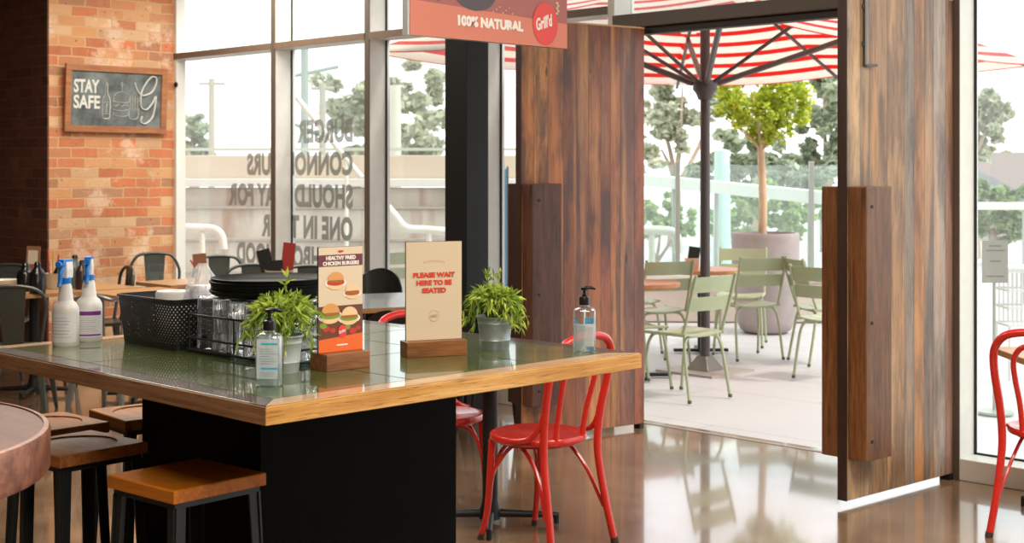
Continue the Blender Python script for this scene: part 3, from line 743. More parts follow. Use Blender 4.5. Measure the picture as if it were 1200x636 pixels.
# mitred edge boards: near (faces the stools), far, right, left
def edge_board(name, pts, mat, z0=CZ - .047, z1=CZ):
    return MB().prism(pts, z0, z1, 'z').build(name, mat, ct, bevel=.002)
a, b_ = hx, hy
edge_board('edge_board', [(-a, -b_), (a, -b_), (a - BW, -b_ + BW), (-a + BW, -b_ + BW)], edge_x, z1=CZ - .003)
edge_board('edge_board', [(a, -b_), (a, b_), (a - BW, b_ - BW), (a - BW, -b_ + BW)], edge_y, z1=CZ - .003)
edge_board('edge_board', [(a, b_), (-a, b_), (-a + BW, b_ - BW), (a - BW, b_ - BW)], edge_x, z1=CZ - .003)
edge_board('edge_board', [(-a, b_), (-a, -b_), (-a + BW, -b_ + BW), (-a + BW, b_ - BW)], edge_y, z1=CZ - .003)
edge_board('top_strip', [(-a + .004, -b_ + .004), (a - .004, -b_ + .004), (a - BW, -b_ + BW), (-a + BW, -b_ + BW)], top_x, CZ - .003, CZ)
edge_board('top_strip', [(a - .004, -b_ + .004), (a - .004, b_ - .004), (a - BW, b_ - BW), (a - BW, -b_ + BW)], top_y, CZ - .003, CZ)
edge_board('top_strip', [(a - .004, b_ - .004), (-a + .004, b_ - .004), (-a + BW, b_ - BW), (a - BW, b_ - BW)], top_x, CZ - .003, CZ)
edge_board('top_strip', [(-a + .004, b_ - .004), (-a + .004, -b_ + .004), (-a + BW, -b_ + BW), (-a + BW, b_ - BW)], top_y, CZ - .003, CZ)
m = Mat('olive_glazed_tiles'); v = m.obj()
br = m.n('ShaderNodeTexBrick'); br.offset = 0; br.inputs['Scale'].default_value = 1; br.inputs['Brick Width'].default_value = .46; br.inputs['Row Height'].default_value = .46
br.inputs['Mortar Size'].default_value = .003; br.inputs['Mortar Smooth'].default_value = .1
br.inputs['Color1'].default_value = (0, 0, 0, 1); br.inputs['Color2'].default_value = (1, 1, 1, 1); br.inputs['Mortar'].default_value = (.5, .5, .5, 1)
mp = m.n('ShaderNodeMapping'); mp.inputs['Location'].default_value = (.21, .17, 0); m.l(v, mp.inputs[0]); m.l(mp.outputs[0], br.inputs['Vector'])
c = m.ramp(br.outputs['Color'], [(0, hexc('4f5a32')), (1, hexc('5e683c'))])
c = m.mix(m.math('MULTIPLY', m.noise(v, 4, 5, None, .65), .5), c, hexc('434a28'))
c = m.mix(br.outputs['Fac'], c, hexc('1f1c14'))
m.l(c, m.b.inputs['Base Color']); m.b.inputs['Roughness'].default_value = .22; m.l(m.math('MULTIPLY', m.math('SUBTRACT', 1.0, br.outputs['Fac']), .75), m.b.inputs['Coat Weight']); m.b.inputs['Specular IOR Level'].default_value = .15; m.l(m.math('ADD', m.math('MULTIPLY', br.outputs['Fac'], .6), .22), m.b.inputs['Roughness']); m.b.inputs['Coat Roughness'].default_value = .035
m.bump(m.math('ADD', m.math('MULTIPLY', m.noise(v, 4, 2), .3), m.math('SUBTRACT', 1.0, br.outputs['Fac'])), .15, .002)
MB().box(-a + BW, a - BW, -b_ + BW, b_ - BW, CZ - .03, CZ + .0005).build('tiled_top', m.m, ct)
MB().box(-a + .3, a - .3, -b_ + .25, b_ - .25, CZ - .07, CZ - .047).build('under_frame', black, ct)
bm_ = plain('black_panel', '0a0a0a', .6, var=.25, scale=3, spec=.07)
MB().box(-3.855 - cx, -3.23 - cx, 2.25 - cy, 2.985 - cy, 0, CZ - .07).build('base', bm_, ct, bevel=.003)

# ---------------------------------------------------------------- pump bottles
clear_pl = glassy('clear_plastic', (.93, .97, .98), 1, .08, .05, .35)
gel = Mat('clear_gel'); gel.b.inputs['Base Color'].default_value = (.80, .90, .95, 1); gel.b.inputs['Roughness'].default_value = .15
tr = gel.n('ShaderNodeBsdfTransparent'); tr.inputs[0].default_value = (.93, .97, .99, 1); ms = gel.n('ShaderNodeMixShader'); ms.inputs[0].default_value = .34
gel.l(tr.outputs[0], ms.inputs[1]); gel.l(gel.b.outputs[0], ms.inputs[2]); gel.l(ms.outputs[0], gel.o.inputs[0]); gel = gel.m
labm = Mat('milky_label'); labm.b.inputs['Base Color'].default_value = (.82, .88, .92, 1); labm.b.inputs['Roughness'].default_value = .4
tr = labm.n('ShaderNodeBsdfTransparent'); ms = labm.n('ShaderNodeMixShader'); ms.inputs[0].default_value = .34
labm.l(tr.outputs[0], ms.inputs[1]); labm.l(labm.b.outputs[0], ms.inputs[2]); labm.l(ms.outputs[0], labm.o.inputs[0]); labm = labm.m
pump_black = plain('pump_black', '101011', .3); cyan = plain('cyan_print', '2fb2d6', .5); greyp = plain('grey_print', '8c9aa6', .6)
def super_lathe(b, prof, n=36, e=3.2, asp=.78):
    """rounded-square cross-section bottle"""
    vs = []; fs = []
    for (r, z) in prof:
        for k in range(n):
            t = 2 * PI * k / n; ct_, st_ = math.cos(t), math.sin(t)
            vs.append((r * math.copysign(abs(ct_) ** (2 / e), ct_), asp * r * math.copysign(abs(st_) ** (2 / e), st_), z))
    for i in range(len(prof) - 1):
        for k in range(n): l = (k + 1) % n; fs.append((i * n + k, i * n + l, (i + 1) * n + l, (i + 1) * n + k))
    fs.append(tuple(reversed(range(n)))); fs.append(tuple((len(prof) - 1) * n + k for k in range(n)))
    return b.add(vs, fs)
def sanitiser(label, loc, rz, style):
    o = thing('pump_bottle', label, 'bottle', loc, rz, None)
    w = .0345; H = .135
    prof = [(w * .9, 0), (w, .005), (w, H - .018), (w * .93, H - .006), (w * .7, H), (.014, H + .003), (.013, H + .010)]
    super_lathe(MB(), prof).build('bottle_body', clear_pl, o, smooth=True)
    fill = .128 if style == 'a' else .082
    super_lathe(MB(), [(w * .84, .004), (w * .93, .008), (w * .93, fill - .002), (w * .90, fill)]).build('gel', gel, o, smooth=True)
    # neck collar, pump, spout
    MB().lathe([(.0, H + .008), (.0165, H + .008), (.0165, H + .026), (.0145, H + .032), (.008, H + .034), (.008, H + .040)], 24).build('collar', pump_black, o, smooth=True)
    b = MB().tube([(0, 0, H + .034), (0, 0, H + .062)], .0048, 12); b.lathe([(0, H + .052), (.011, H + .053), (.0115, H + .061), (0, H + .063)], 20)
    sgn = 1
    b.tube(bez([(0, 0, H + .058), (sgn * .018, 0, H + .060), (sgn * .033, 0, H + .056)], 4), [.006] * 3 + [.005] * 3 + [.004] * 3, 10)
    b.build('pump_head', pump_black, o, smooth=True)
    MB().tube([(0, 0, .012), (0, 0, H)], .003, 8).build('dip_tube', plain('tube_white', 'dfe4e6', .4), o)
    y = -w * .78 - .0006
    if style == 'a':
        MB().box(-.027, .027, y, y + .0004, .022, .122).build('label', labm, o)
        MB().box(-.016, .027, y - .0006, y - .0002, .1085, .1125).build('cyan_stripe', cyan, o); MB().box(-.016, .027, y - .0006, y - .0002, .046, .0505).build('cyan_stripe', cyan, o)
        b = MB()
        for i in range(7):
            z = .060 + i * .0062; b.box(-.020, .012 + .006 * ((i * 5) % 3), y - .0006, y - .0002, z, z + .0011)
        for i in range(3): b.box(-.020, .015, y - .0006, y - .0002, .028 + i * .005, .0290 + i * .005)
        b.build('label_print', greyp, o)['kind'] = 'stuff'
    else:
        b = MB().box(.0, .026, y - .0006, y - .0002, .088, .106); b.box(.006, .026, y - .0006, y - .0002, .010, .016)
        b.box(-.032, -.020, y - .0006, y - .0002, .090, .097); b.box(-.032, -.028, y - .0006, y - .0002, .03, .034); b.build('blue_print', plain('blue_print', '2c8fc4', .5), o)
        MB().box(.003, .027, y, y + .0004, .02, .107).build('label', labm, o)
        b = MB()
        for i in range(8): b.box(.006, .021, y - .0006, y - .0002, .025 + i * .007, .0262 + i * .007)
        b.box(.004, .008, y - .0009, y - .0006, .093, .101); b.box(.012, .016, y - .0009, y - .0006, .093, .101)
        b.build('label_print', greyp, o)
    return o
p = P(316, 452, CZ); sanitiser('clear pump bottle of sanitiser with two cyan lines at the near corner of the counter', p, YAW - R(4), 'a')
p = P(685, 412, CZ); sanitiser('half empty clear pump bottle with blue print near the right corner of the counter', p, YAW + R(175) - PI + R(5), 'b')

# ---------------------------------------------------------------- potted fake bamboo
galv = plain('galvanised_zinc', 'a3abad', .42, .55, var=.08, scale=25)
leafm = leafy('bamboo_leaf', '5f8222', 'cddc5c', .35); stemm = plain('green_stem', '6e8a30', .5)
def bamboo_pot(label, loc, seed, spread, high, pm, tall=0, n=85):
    rnd = random.Random(seed)
    o = thing('potted_plant', label, 'plant', loc, rnd.random() * 6)
    MB().lathe([(.0, 0), (.043, 0), (.0445, .003), (.047, .028), (.0485, .030), (.047, .033), (.0525, .080), (.054, .082), (.053, .085), (.0555, .097), (.058, .099), (.058, .103), (.0545, .103), (.052, .09), (0, .085)], 40).build('metal_pot', pm, o, smooth=True)
    bs = MB(); bl_ = MB()
    for i in range(n):
        a = rnd.uniform(0, 2 * PI); el = rnd.random() ** .8; L_ = rnd.uniform(.75, 1.1)
        rr_ = el * spread * L_; h = high * (1 - .75 * el ** 2.2) * rnd.uniform(.75, 1.05) * L_
        if i < tall: rr_ *= .3; h = high * rnd.uniform(1.35, 1.55)
        p0 = Vector((.02 * math.cos(a), .02 * math.sin(a), .085)); p2 = Vector((rr_ * math.cos(a), rr_ * math.sin(a), .09 + h)); p1 = p0.lerp(p2, .5) + Vector((0, 0, .03 + .35 * rr_))
        if el > .8: p2.z -= .035 * rnd.random() + .01
        pp = bez([p0, p1, p2], 5); bs.tube(pp, .0009, 4, cap=False)
        for k in range(3, len(pp)):
            t = (pp[k] - pp[k - 1]).normalized()
            for s_ in (0, 1, 2):
                if rnd.random() < .32: continue
                d = (t + Vector((rnd.gauss(0, .7), rnd.gauss(0, .7), rnd.gauss(-.05, .5)))).normalized()
                l = rnd.uniform(.016, .040); w_ = l * .115
                side = d.cross(Vector((rnd.gauss(0, 1), rnd.gauss(0, 1), rnd.gauss(0, 1)))).normalized() * w_
                q = pp[k]; mid = q + d * l * .42; up_ = side.cross(d).normalized() * w_ * .5
                e_ = q + d * l - Vector((0, 0, l * .12))
                bl_.add([q, mid - side, mid + up_, mid + side, e_], [(0, 1, 2), (0, 2, 3), (1, 4, 2), (2, 4, 3)])
    bs.build('stems', stemm, o); bl_.build('leaves', leafm, o)
    return o
p = P(331, 436, CZ)
bamboo_pot('bushy bamboo-leaf plant in a pale pot behind the near sanitiser bottle', p, 5, .125, .115, plain('pale_zinc', 'b3bcba', .5, .2, var=.05), tall=2, n=125)
p = P(580, 409, CZ)
bamboo_pot('bushy bamboo-leaf plant in a grey metal pot right of the please wait sign', p, 9, .105, .095, galv, tall=3, n=115)

# ---------------------------------------------------------------- sign stands
base_w = wood('walnut_block', '5a3420', 'a2693c', 'x', .4, 1.2)
cream = plain('cream_print', 'dcc8ae', .45); sheet_edge = plain('acrylic_edge', '3b3a38', .25)
red_i = plain('red_ink', 'd8452f', .5); orange_i = plain('orange_ink', 'ea6a2c', .45); plum = plain('plum_ink', '6e3440', .5); whitei = plain('white_ink', 'f4eee6', .5)
bun = plain('bun_tan', 'd99a5c', .5); bun2 = plain('bun_pale', 'ecc79a', .5); meat = plain('crumbed_patty', 'a9602f', .6); slaw = plain('slaw_red', 'c23a2b', .5); lett = plain('lettuce', '7c9a36', .5); dkp = plain('brown_backdrop', '6b3d2b', .5); paper = plain('wrap_paper', 'efe6dc', .6)
def ell(b, u, v_, ru, rv, y, a0=0, a1=2 * PI, n=20, dy=.0003):
    pts = [(u + ru * math.cos(a0 + (a1 - a0) * k / n), v_ + rv * math.sin(a0 + (a1 - a0) * k / n)) for k in range(n if a1 - a0 > 6.2 else n + 1)]
    return b.prism(pts, y - dy, y)
def burger(par, u, v_, s_, y, top=bun, fill=slaw):
    ell(MB(), u, v_ - s_ * .25, s_ * 1.25, s_ * .5, y - .0001).build('printed_paper', paper, par)
    ell(MB(), u, v_ - s_ * .45, s_ * .9, s_ * .42, y - .0005).build('printed_bun', bun2, par)
    ell(MB(), u, v_ - s_ * .18, s_ * 1.02, s_ * .3, y - .0009).build('printed_filling', fill, par)
    ell(MB(), u, v_ - s_ * .02, s_ * .95, s_ * .2, y - .0013).build('printed_patty', meat, par)
    ell(MB(), u, v_ + s_ * .05, s_ * .92, s_ * .8, y - .0017, 0, PI).build('printed_bun', top, par)
def stand(label, loc, rz, bl_len, bd, bh, pw, ph):
    o = thing('sign_stand', label, 'sign', loc, rz, None)
    MB().box(-bl_len / 2, bl_len / 2, -bd / 2, bd / 2, 0, bh).build('wooden_base', base_w, o, bevel=.002)
    pn = MB().box(-pw / 2, pw / 2, -.0025, .0025, bh - .002, bh + ph).build('sign_panel', sheet_edge, o)
    MB().box(-pw / 2 + .001, pw / 2 - .001, -.0032, -.0025, bh + .001, bh + ph - .001).build('printed_sheet', cream, pn)
    return o, pn
# menu sign : front bottom corner of its base at (383,436)
c0 = P(383, 436, CZ); rz1 = R(90 - 3); ux = Vector((math.cos(rz1), math.sin(rz1), 0)); uy = Vector((-math.sin(rz1), math.cos(rz1), 0))
o, pn = stand('upright burger menu card with purple band in a wooden block, right of the leafy plant', c0 + ux * .073 + uy * .041, rz1, .146, .082, .047, .150, .292)
y = -.0034; z0 = .047
MB().box(-.074, .074, y - .0003, y, z0 + .252 - .014, z0 + .252 + .018).build('purple_band', plum, pn)
text('printed_title', 'HEALTHY FRIED', whitei, pn, .011, .100, (0, y - .0006, z0 + .2555), align='CENTER', bold=.04)
text('printed_title', 'CHICKEN BURGERS', whitei, pn, .011, .122, (0, y - .0006, z0 + .2405), align='CENTER', bold=.04)
text('printed_new', 'NEW', red_i, pn, .006, .018, (0, y - .0006, z0 + .276), align='CENTER', bold=.03)
MB().box(-.074, .074, y - .0003, y, z0 + .036, z0 + .128).build('printed_backdrop', dkp, pn)
MB().prism([(-.074, z0 + .001), (.074, z0 + .001), (.074, z0 + .048), (-.074, z0 + .036)], y - .0006, y - .0003).build('orange_band', orange_i, pn)
for (u, v_, s_, f_, t_) in ((-.018, .198, .029, slaw, bun), (.038, .166, .025, meat, bun2), (-.036, .108, .033, lett, bun), (.028, .098, .030, lett, bun2)):
    burger(pn, u, z0 + v_, s_, y - .0004, t_, f_)
b = MB()
for (u, v_, r_) in ((-.05, .066, .012), (-.028, .060, .010), (.0, .052, .009), (.04, .055, .012), (.058, .062, .009)): ell(b, u, z0 + v_, r_, r_ * .7, y - .0008)
b.build('printed_chilli', slaw, pn); b = MB(); ell(b, -.06, z0 + .075, .012, .008, y - .001); ell(b, .02, z0 + .066, .012, .006, y - .001); b.build('printed_leaves', lett, pn)
ell(MB(), .004, z0 + .056, .014, .018, y - .0014).build('red_roundel', plain('logo_red', 'e0423c', .5), pn)
text('roundel_script', "Grill'd", whitei, pn, .008, .022, (.004, y - .0020, z0 + .052), align='CENTER', bold=.02, shear=.3, rot=(R(90), R(-14), 0))
MB().box(-.014, .022, y - .0012, y - .0007, z0 + .017, z0 + .0205).build('printed_footer', whitei, pn)
# please wait sign
c0 = P(477, 420, CZ); rz2 = R(68.5); ux = Vector((math.cos(rz2), math.sin(rz2), 0)); uy = Vector((-math.sin(rz2), math.cos(rz2), 0))
o, pn = stand('cream please wait here to be seated sign in a wooden block', c0 + ux * .095 + uy * .032, rz2, .19, .064, .047, .178, .293)
z0 = .047
for s_, zz, w_ in (('PLEASE WAIT', .186, .132), ('HERE TO BE', .163, .112), ('SEATED', .140, .076)):
    text('sign_lettering', s_, red_i, pn, .0155, w_, (0, -.0042, z0 + zz), align='CENTER', bold=.055)
fi = plain('faint_print', 'd3b189', .5)
b = MB()
for k in range(9): b.prism([(-.034 + k * .0078, z0 + .228 + .004 * math.sin(PI * k / 8)), (-.0295 + k * .0078, z0 + .228 + .004 * math.sin(PI * k / 8)), (-.0295 + k * .0078, z0 + .234 + .004 * math.sin(PI * k / 8)), (-.034 + k * .0078, z0 + .234 + .004 * math.sin(PI * k / 8))], -.0036, -.0033)
b.build('faint_heading', fi, pn)
b = MB()
for k in range(26):
    a0 = 2 * PI * k / 26; a1 = a0 + .2
    b.prism([(.016 * math.cos(a0), z0 + .072 + .017 * math.sin(a0)), (.016 * math.cos(a1), z0 + .072 + .017 * math.sin(a1)), (.0148 * math.cos(a1), z0 + .072 + .0158 * math.sin(a1)), (.0148 * math.cos(a0), z0 + .072 + .0158 * math.sin(a0))], -.0040, -.0036)
b.build('faint_roundel', fi, pn); text('faint_script', "Grill'd", fi, pn, .009, .022, (0, -.0040, z0 + .068), align='CENTER', shear=.3)

# ---------------------------------------------------------------- spray bottles
milk = plain('milky_plastic', 'dcd9d6', .38, spec=.6); blue = plain('trigger_blue', '1173c9', .35); purple = plain('purple_print', '7b2a92', .5); wl = plain('label_white', 'e2e0e4', .5)
def spray(label, loc, rz, style):
    o = thing('spray_bottle', label, 'bottle', loc, rz, None)
    w = .043
    MB().lathe([(w * .93, 0), (w, .006), (w, .105), (w * .97, .120), (w * .82, .133), (.026, .141), (.0245, .145), (.020, .185), (.0165, .196), (.0165, .2)], 40, sy=.82).build('bottle_body', milk, o, smooth=True)
    MB().lathe([(0, .196), (.0175, .197), (.0175, .213), (.013, .216), (0, .216)], 24).build('collar', blue, o, smooth=True)
    b = MB(); b.prism([(-.012, .212), (.012, .212), (.013, .24), (.011, .262), (.0, .272), (-.011, .262), (-.013, .24)], -.014, .026); b.build('spray_head', plain('head_white', 'e4e2df', .4) if style == 'b' else milk, o, bevel=.003)
    b = MB(); b.tube([(0, -.010, .255), (0, -.040, .258)], .0085, 12); b.tube([(0, -.040, .258), (0, -.047, .258)], .0095, 12)
    b.box(-.0095, .0095, -.030, .030, .258, .272)
    b.build('nozzle', blue, o, smooth=True)
    b = MB(); pts = bez([(0, -.018, .248), (0, -.030, .23), (0, -.034, .205), (0, -.040, .188)], 4); b.tube(pts, [.0075] * 4 + [.007] * 4 + [.0065] * 5, 10); b.build('trigger', blue, o, smooth=True)
    # curved wrap labels
    def wrap(z0_, z1_, r, a0, a1, name, mat):
        n = 16; vs = []
        for k in range(n + 1):
            a_ = a0 + (a1 - a0) * k / n
            for zz in (z0_, z1_): vs.append((r * math.cos(a_), .82 * r * math.sin(a_), zz))
        MB().add(vs, [(2 * k, 2 * k + 2, 2 * k + 3, 2 * k + 1) for k in range(n)]).build(name, mat, o, smooth=True)
    wrap(.014, .104, w + .0006, R(205), R(345), 'label', wl)
    if style == 'b':
        wrap(.085, .098, w + .0011, R(205), R(335), 'purple_band', purple); wrap(.019, .024, w + .0011, R(205), R(335), 'purple_line', purple)
    for i in range(7):
        z = .034 + i * .007 if style == 'b' else .03 + i * .010
        wrap(z, z + .0012, w + .0011, R(225 + (i * 7) % 11), R(318 - (i * 13) % 20), 'label_print', greyp if i % 3 else plain('lilac_print', 'b9a8c6', .6))
    return o
spray('white spray bottle with plain label and blue trigger, front one at the left end', P(77, 405, CZ), YAW + R(-12), 'a')
spray('white spray bottle with purple banded label and blue trigger, behind the plain one', P(104, 399, CZ), YAW + R(8), 'b')

# ---------------------------------------------------------------- black perforated basket
m = Mat('perforated_black'); v = m.obj(); sp = m.n('ShaderNodeSeparateXYZ'); m.l(v, sp.inputs[0])
uu = m.math('DIVIDE', m.math('ADD', sp.outputs[0], sp.outputs[1]), .016); zz = m.math('DIVIDE', sp.outputs[2], .016)
f1 = m.math('SUBTRACT', m.math('FRACT', m.math('ADD', uu, zz)), .5); f2 = m.math('SUBTRACT', m.math('FRACT', m.math('SUBTRACT', uu, zz)), .5)
dd = m.math('ADD', m.math('MULTIPLY', f1, f1), m.math('MULTIPLY', f2, f2)); hole = m.math('LESS_THAN', dd, .045)
inz = m.math('MULTIPLY', m.math('GREATER_THAN', sp.outputs[2], .018), m.math('LESS_THAN', sp.outputs[2], .142))
m.b.inputs['Base Color'].default_value = (*hexc('131314'), 1); m.b.inputs['Roughness'].default_value = .5
tr = m.n('ShaderNodeBsdfTransparent'); ms = m.n('ShaderNodeMixShader'); m.l(m.math('MULTIPLY', hole, inz), ms.inputs[0]); m.l(m.b.outputs[0], ms.inputs[1]); m.l(tr.outputs[0], ms.inputs[2]); m.l(ms.outputs[0], m.o.inputs[0])
bx_, by_ = -4.20 + .225, 2.05 + .15
c0 = P(140, 403, CZ)
o = thing('basket', 'black perforated plastic basket beside the spray bottles', 'basket', Vector((-3.912, 2.41, CZ)), 0)
def rr(hx_, hy_, r, n=5):
    pts = []
    for cxx, cyy, a0 in ((hx_ - r, hy_ - r, 0), (-hx_ + r, hy_ - r, PI / 2), (-hx_ + r, -hy_ + r, PI), (hx_ - r, -hy_ + r, 1.5 * PI)):
        for k in range(n + 1): a = a0 + PI / 2 * k / n; pts.append((cxx + r * math.cos(a), cyy + r * math.sin(a)))
    return pts
def loft(rings, cap0=True, cap1=False):
    b = MB(); n = len(rings[0][0]); vs = [(x, y_, z) for pts, z in rings for (x, y_) in pts]; fs = []
    for i in range(len(rings) - 1):
        for k in range(n): l = (k + 1) % n; fs.append((i * n + k, i * n + l, (i + 1) * n + l, (i + 1) * n + k))
    if cap0: fs.append(tuple(reversed(range(n))))
    if cap1: fs.append(tuple((len(rings) - 1) * n + k for k in range(n)))
    return b.add(vs, fs)
loft([(rr(.158, .105, .02), 0), (rr(.172, .122, .025), .155)]).build('basket_body', m.m, o, smooth=True)
loft([(rr(.171, .121, .025), .150), (rr(.176, .126, .028), .151), (rr(.176, .126, .028), .158), (rr(.170, .120, .024), .158), (rr(.170, .120, .024), .150)], False).build('rim', plain('black_rim', '1a1a1b', .4), o, smooth=True)
bo = o.location.copy()
# contents
nr = plain('napkin_white', 'ddd8d6', .8, var=.03)
MB().lathe([(0, 0), (.055, 0), (.058, .004), (.058, .160), (.054, .166), (.02, .166), (.018, .150), (0, .15)], 32).build('napkin_roll', nr, None, smooth=True, loc=bo + Vector((-.02, .0, .002)))
tag(bpy.data.objects['napkin_roll'], 'white paper roll standing in the black basket', 'paper roll')
bagm = Mat('clear_bag'); tr = bagm.n('ShaderNodeBsdfTransparent'); tr.inputs[0].default_value = (.96, .97, .98, 1); df = bagm.b; df.inputs['Base Color'].default_value = (.9, .9, .92, 1); df.inputs['Roughness'].default_value = .12
ms = bagm.n('ShaderNodeMixShader'); ms.inputs[0].default_value = .38; bagm.l(tr.outputs[0], ms.inputs[1]); bagm.l(df.outputs[0], ms.inputs[2]); bagm.l(ms.outputs[0], bagm.o.inputs[0])
b = MB(); n = 40; vs = []; fs = []; mrow = 16
for i in range(mrow + 1):
    t = i / mrow; z = .01 + .25 * t; rad = .062 * (1 - .86 * t ** 3.0) + .004
    for k in range(n):
        a = 2 * PI * k / n; nn = mnoise.noise(Vector((math.cos(a) * 2.2, math.sin(a) * 2.2, z * 22))); n2_ = mnoise.noise(Vector((math.cos(a) * 6, math.sin(a) * 6, z * 60 + 9)))
        r_ = rad * (1 + .30 * nn + .14 * n2_); vs.append((r_ * math.cos(a), r_ * math.sin(a), z))
for i in range(mrow):
    for k in range(n): l = (k + 1) % n; fs.append((i * n + k, i * n + l, (i + 1) * n + l, (i + 1) * n + k))
b.add(vs, fs); o = b.build('plastic_bag', bagm.m, None, loc=bo + Vector((.098, .03, .0))); tag(o, 'crumpled clear plastic bag bulging out of the black basket', 'bag')
b = MB()
for i in range(9): b.lathe([(0, 0), (.036, 0), (.037, .018), (.0, .020)], 24, (0, 0, i * .021))
o = b.build('cup_lids', plain('lid_white', 'e6e6ea', .4), None, smooth=True, loc=bo + Vector((.088, .03, .004))); tag(o, 'stack of white cup lids inside the clear bag in the basket', 'cup lids')

# ---------------------------------------------------------------- glass caddy with tumblers and plates
tx0, tx1, ty0, ty1 = -3.725, -3.215, 2.325, 2.60
tc_ = Vector(((tx0 + tx1) / 2, (ty0 + ty1) / 2, CZ + .0008))
o = thing('glass_caddy', 'black wire caddy with a greenish glass tray full of upturned tumblers', 'caddy', tc_, 0)
hx_, hy_ = (tx1 - tx0) / 2, (ty1 - ty0) / 2
tm = glassy('green_tray_glass', (.55, .80, .74), 1, .05, .10, .35)
MB().box(-hx_ + .006, hx_ - .006, -hy_ + .006, hy_ - .006, .006, .014).build('glass_tray', tm, o, bevel=.002)
b = MB()
for z in (.010, .045, .115):
    e = 0 if z > .02 else .004
    b.tube([(x, y_, z) for x, y_ in rr(hx_ + e, hy_ + e, .02, 4)], .0034, 8, closed=True)
b.build('wire_ring', black, o, smooth=True)
for (sx_, sy_) in ((-1, -1), (1, -1), (1, 1), (-1, 1)):
    MB().tube([(sx_ * (hx_ - .006), sy_ * (hy_ - .006), .003), (sx_ * (hx_ - .006), sy_ * (hy_ - .006), .116)], .0036, 8).build('wire_upright', black, o, smooth=True)
for sy_ in (-1, 1):
    MB().tube([(0, sy_ * hy_, .004), (0, sy_ * hy_, .116)], .0032, 8).build('wire_upright', black, o, smooth=True)
tg = Mat('tumbler_glass'); _g = tg.n('ShaderNodeBsdfGlass'); _g.inputs['IOR'].default_value = 1.45; _g.inputs['Roughness'].default_value = .0
_g.inputs['Color'].default_value = (1, 1, 1, 1); _tl = tg.n('ShaderNodeBsdfTranslucent'); _tl.inputs[0].default_value = (.95, .96, .96, 1); _ms = tg.n('ShaderNodeMixShader'); _ms.inputs[0].default_value = .03; tg.l(_g.outputs[0], _ms.inputs[1]); tg.l(_tl.outputs[0], _ms.inputs[2]); tg.l(_ms.outputs[0], tg.o.inputs[0]); tg = tg.m
gl0 = None; cnt = 0
for j in range(3):
    for i in range(6):
        x = -hx_ + .05 + i * .0825; y_ = -hy_ + .05 + j * .0875
        loc = tc_ + Vector((x, y_, .0145))
        if gl0 is None:
            # one closed wall: up the outside, over the base, down the inside
            prof = [(.0360, 0), (.039, .0005), (.0395, .002), (.0385, .03), (.036, .07), (.035, .125), (.034, .150), (.030, .157), (0, .158)]
            inner = [(0, .150), (.029, .149), (.0322, .142), (.0338, .07), (.0362, .03), (.0370, 0)]
            b = MB(); n_ = 48
            ring = lambda r_, z_, rb: [((r_ * (1 + rb * math.cos(12 * 2 * PI * k / n_))) * math.cos(2 * PI * k / n_), (r_ * (1 + rb * math.cos(12 * 2 * PI * k / n_))) * math.sin(2 * PI * k / n_), z_) for k in range(n_)]
            allp = [ring(r_, z_, .0 if z_ < .02 else .022) for r_, z_ in prof[:-1]] ; top_c = (0, 0, .158)
            vs = []; fs = []
            order = [ring(.0370, 0, 0)] + allp[1:]
            outer = [v for rg in order for v in rg]; m1 = len(order)
            vs = outer + [top_c]; ti = len(vs) - 1
            for i_ in range(m1 - 1):
                for k in range(n_): l = (k + 1) % n_; fs.append((i_ * n_ + k, i_ * n_ + l, (i_ + 1) * n_ + l, (i_ + 1) * n_ + k))
            for k in range(n_): fs.append(((m1 - 1) * n_ + k, (m1 - 1) * n_ + (k + 1) % n_, ti))
            base_i = len(vs)
            inr = [ring(r_, z_, 0) for r_, z_ in reversed(inner[1:-1])]
            for rg in inr: vs += rg
            vs.append((0, 0, .143)); ci = len(vs) - 1
            prevs = list(range(n_))
            for q_ in range(len(inr)):
                cur = [base_i + q_ * n_ + k for k in range(n_)]
                for k in range(n_): l = (k + 1) % n_; fs.append((prevs[l], prevs[k], cur[k], cur[l]))
                prevs = cur
            for k in range(n_): fs.append((prevs[(k + 1) % n_], prevs[k], ci))
            b.add(vs, fs); gl0 = b.build('tumbler', tg, None, smooth=True, loc=loc, fix=True)
            tag(gl0, 'upturned ribbed clear tumbler standing in the black wire caddy under the plates', 'glass', 'upturned tumblers in the wire caddy')
            cur = gl0
        else: cur = again(gl0, '', loc)
        cur['label'] = 'clear upturned tumbler, %s from the left in the %s row of the wire caddy' % (('first', 'second', 'third', 'fourth', 'fifth', 'last')[i], ('front', 'middle', 'back')[j])
pc_ = Vector((-3.515, 2.485, CZ + .0153 + .158)); plm = plain('matte_black_plate', '0f1011', .5, spec=.2)
prev = None
labs = ['lowest black plate of the stack resting on the tumblers', 'second black plate from the bottom of the stack on the tumblers', 'third black plate from the bottom of the stack on the tumblers', 'fourth black plate from the bottom of the stack on the tumblers', 'topmost black plate of the stack, its dished inside showing']
for i in range(5):
    loc = pc_ + Vector((.002 * ((i * 7) % 3 - 1), .002 * ((i * 5) % 3 - 1), .0088 * i + .0005))
    if prev is None:
        prev = MB().lathe([(0, 0), (.140, 0), (.155, .002), (.172, .010), (.177, .016), (.178, .021), (.175, .022), (.168, .015), (.150, .0065), (0, .0045)], 56).build('plate', plm, None, smooth=True, loc=loc)
        tag(prev, labs[0], 'plate', 'black plates stacked on the glasses')
    else:
        c_ = prev.copy(); col.objects.link(c_); c_.location = loc; c_['label'] = labs[i]
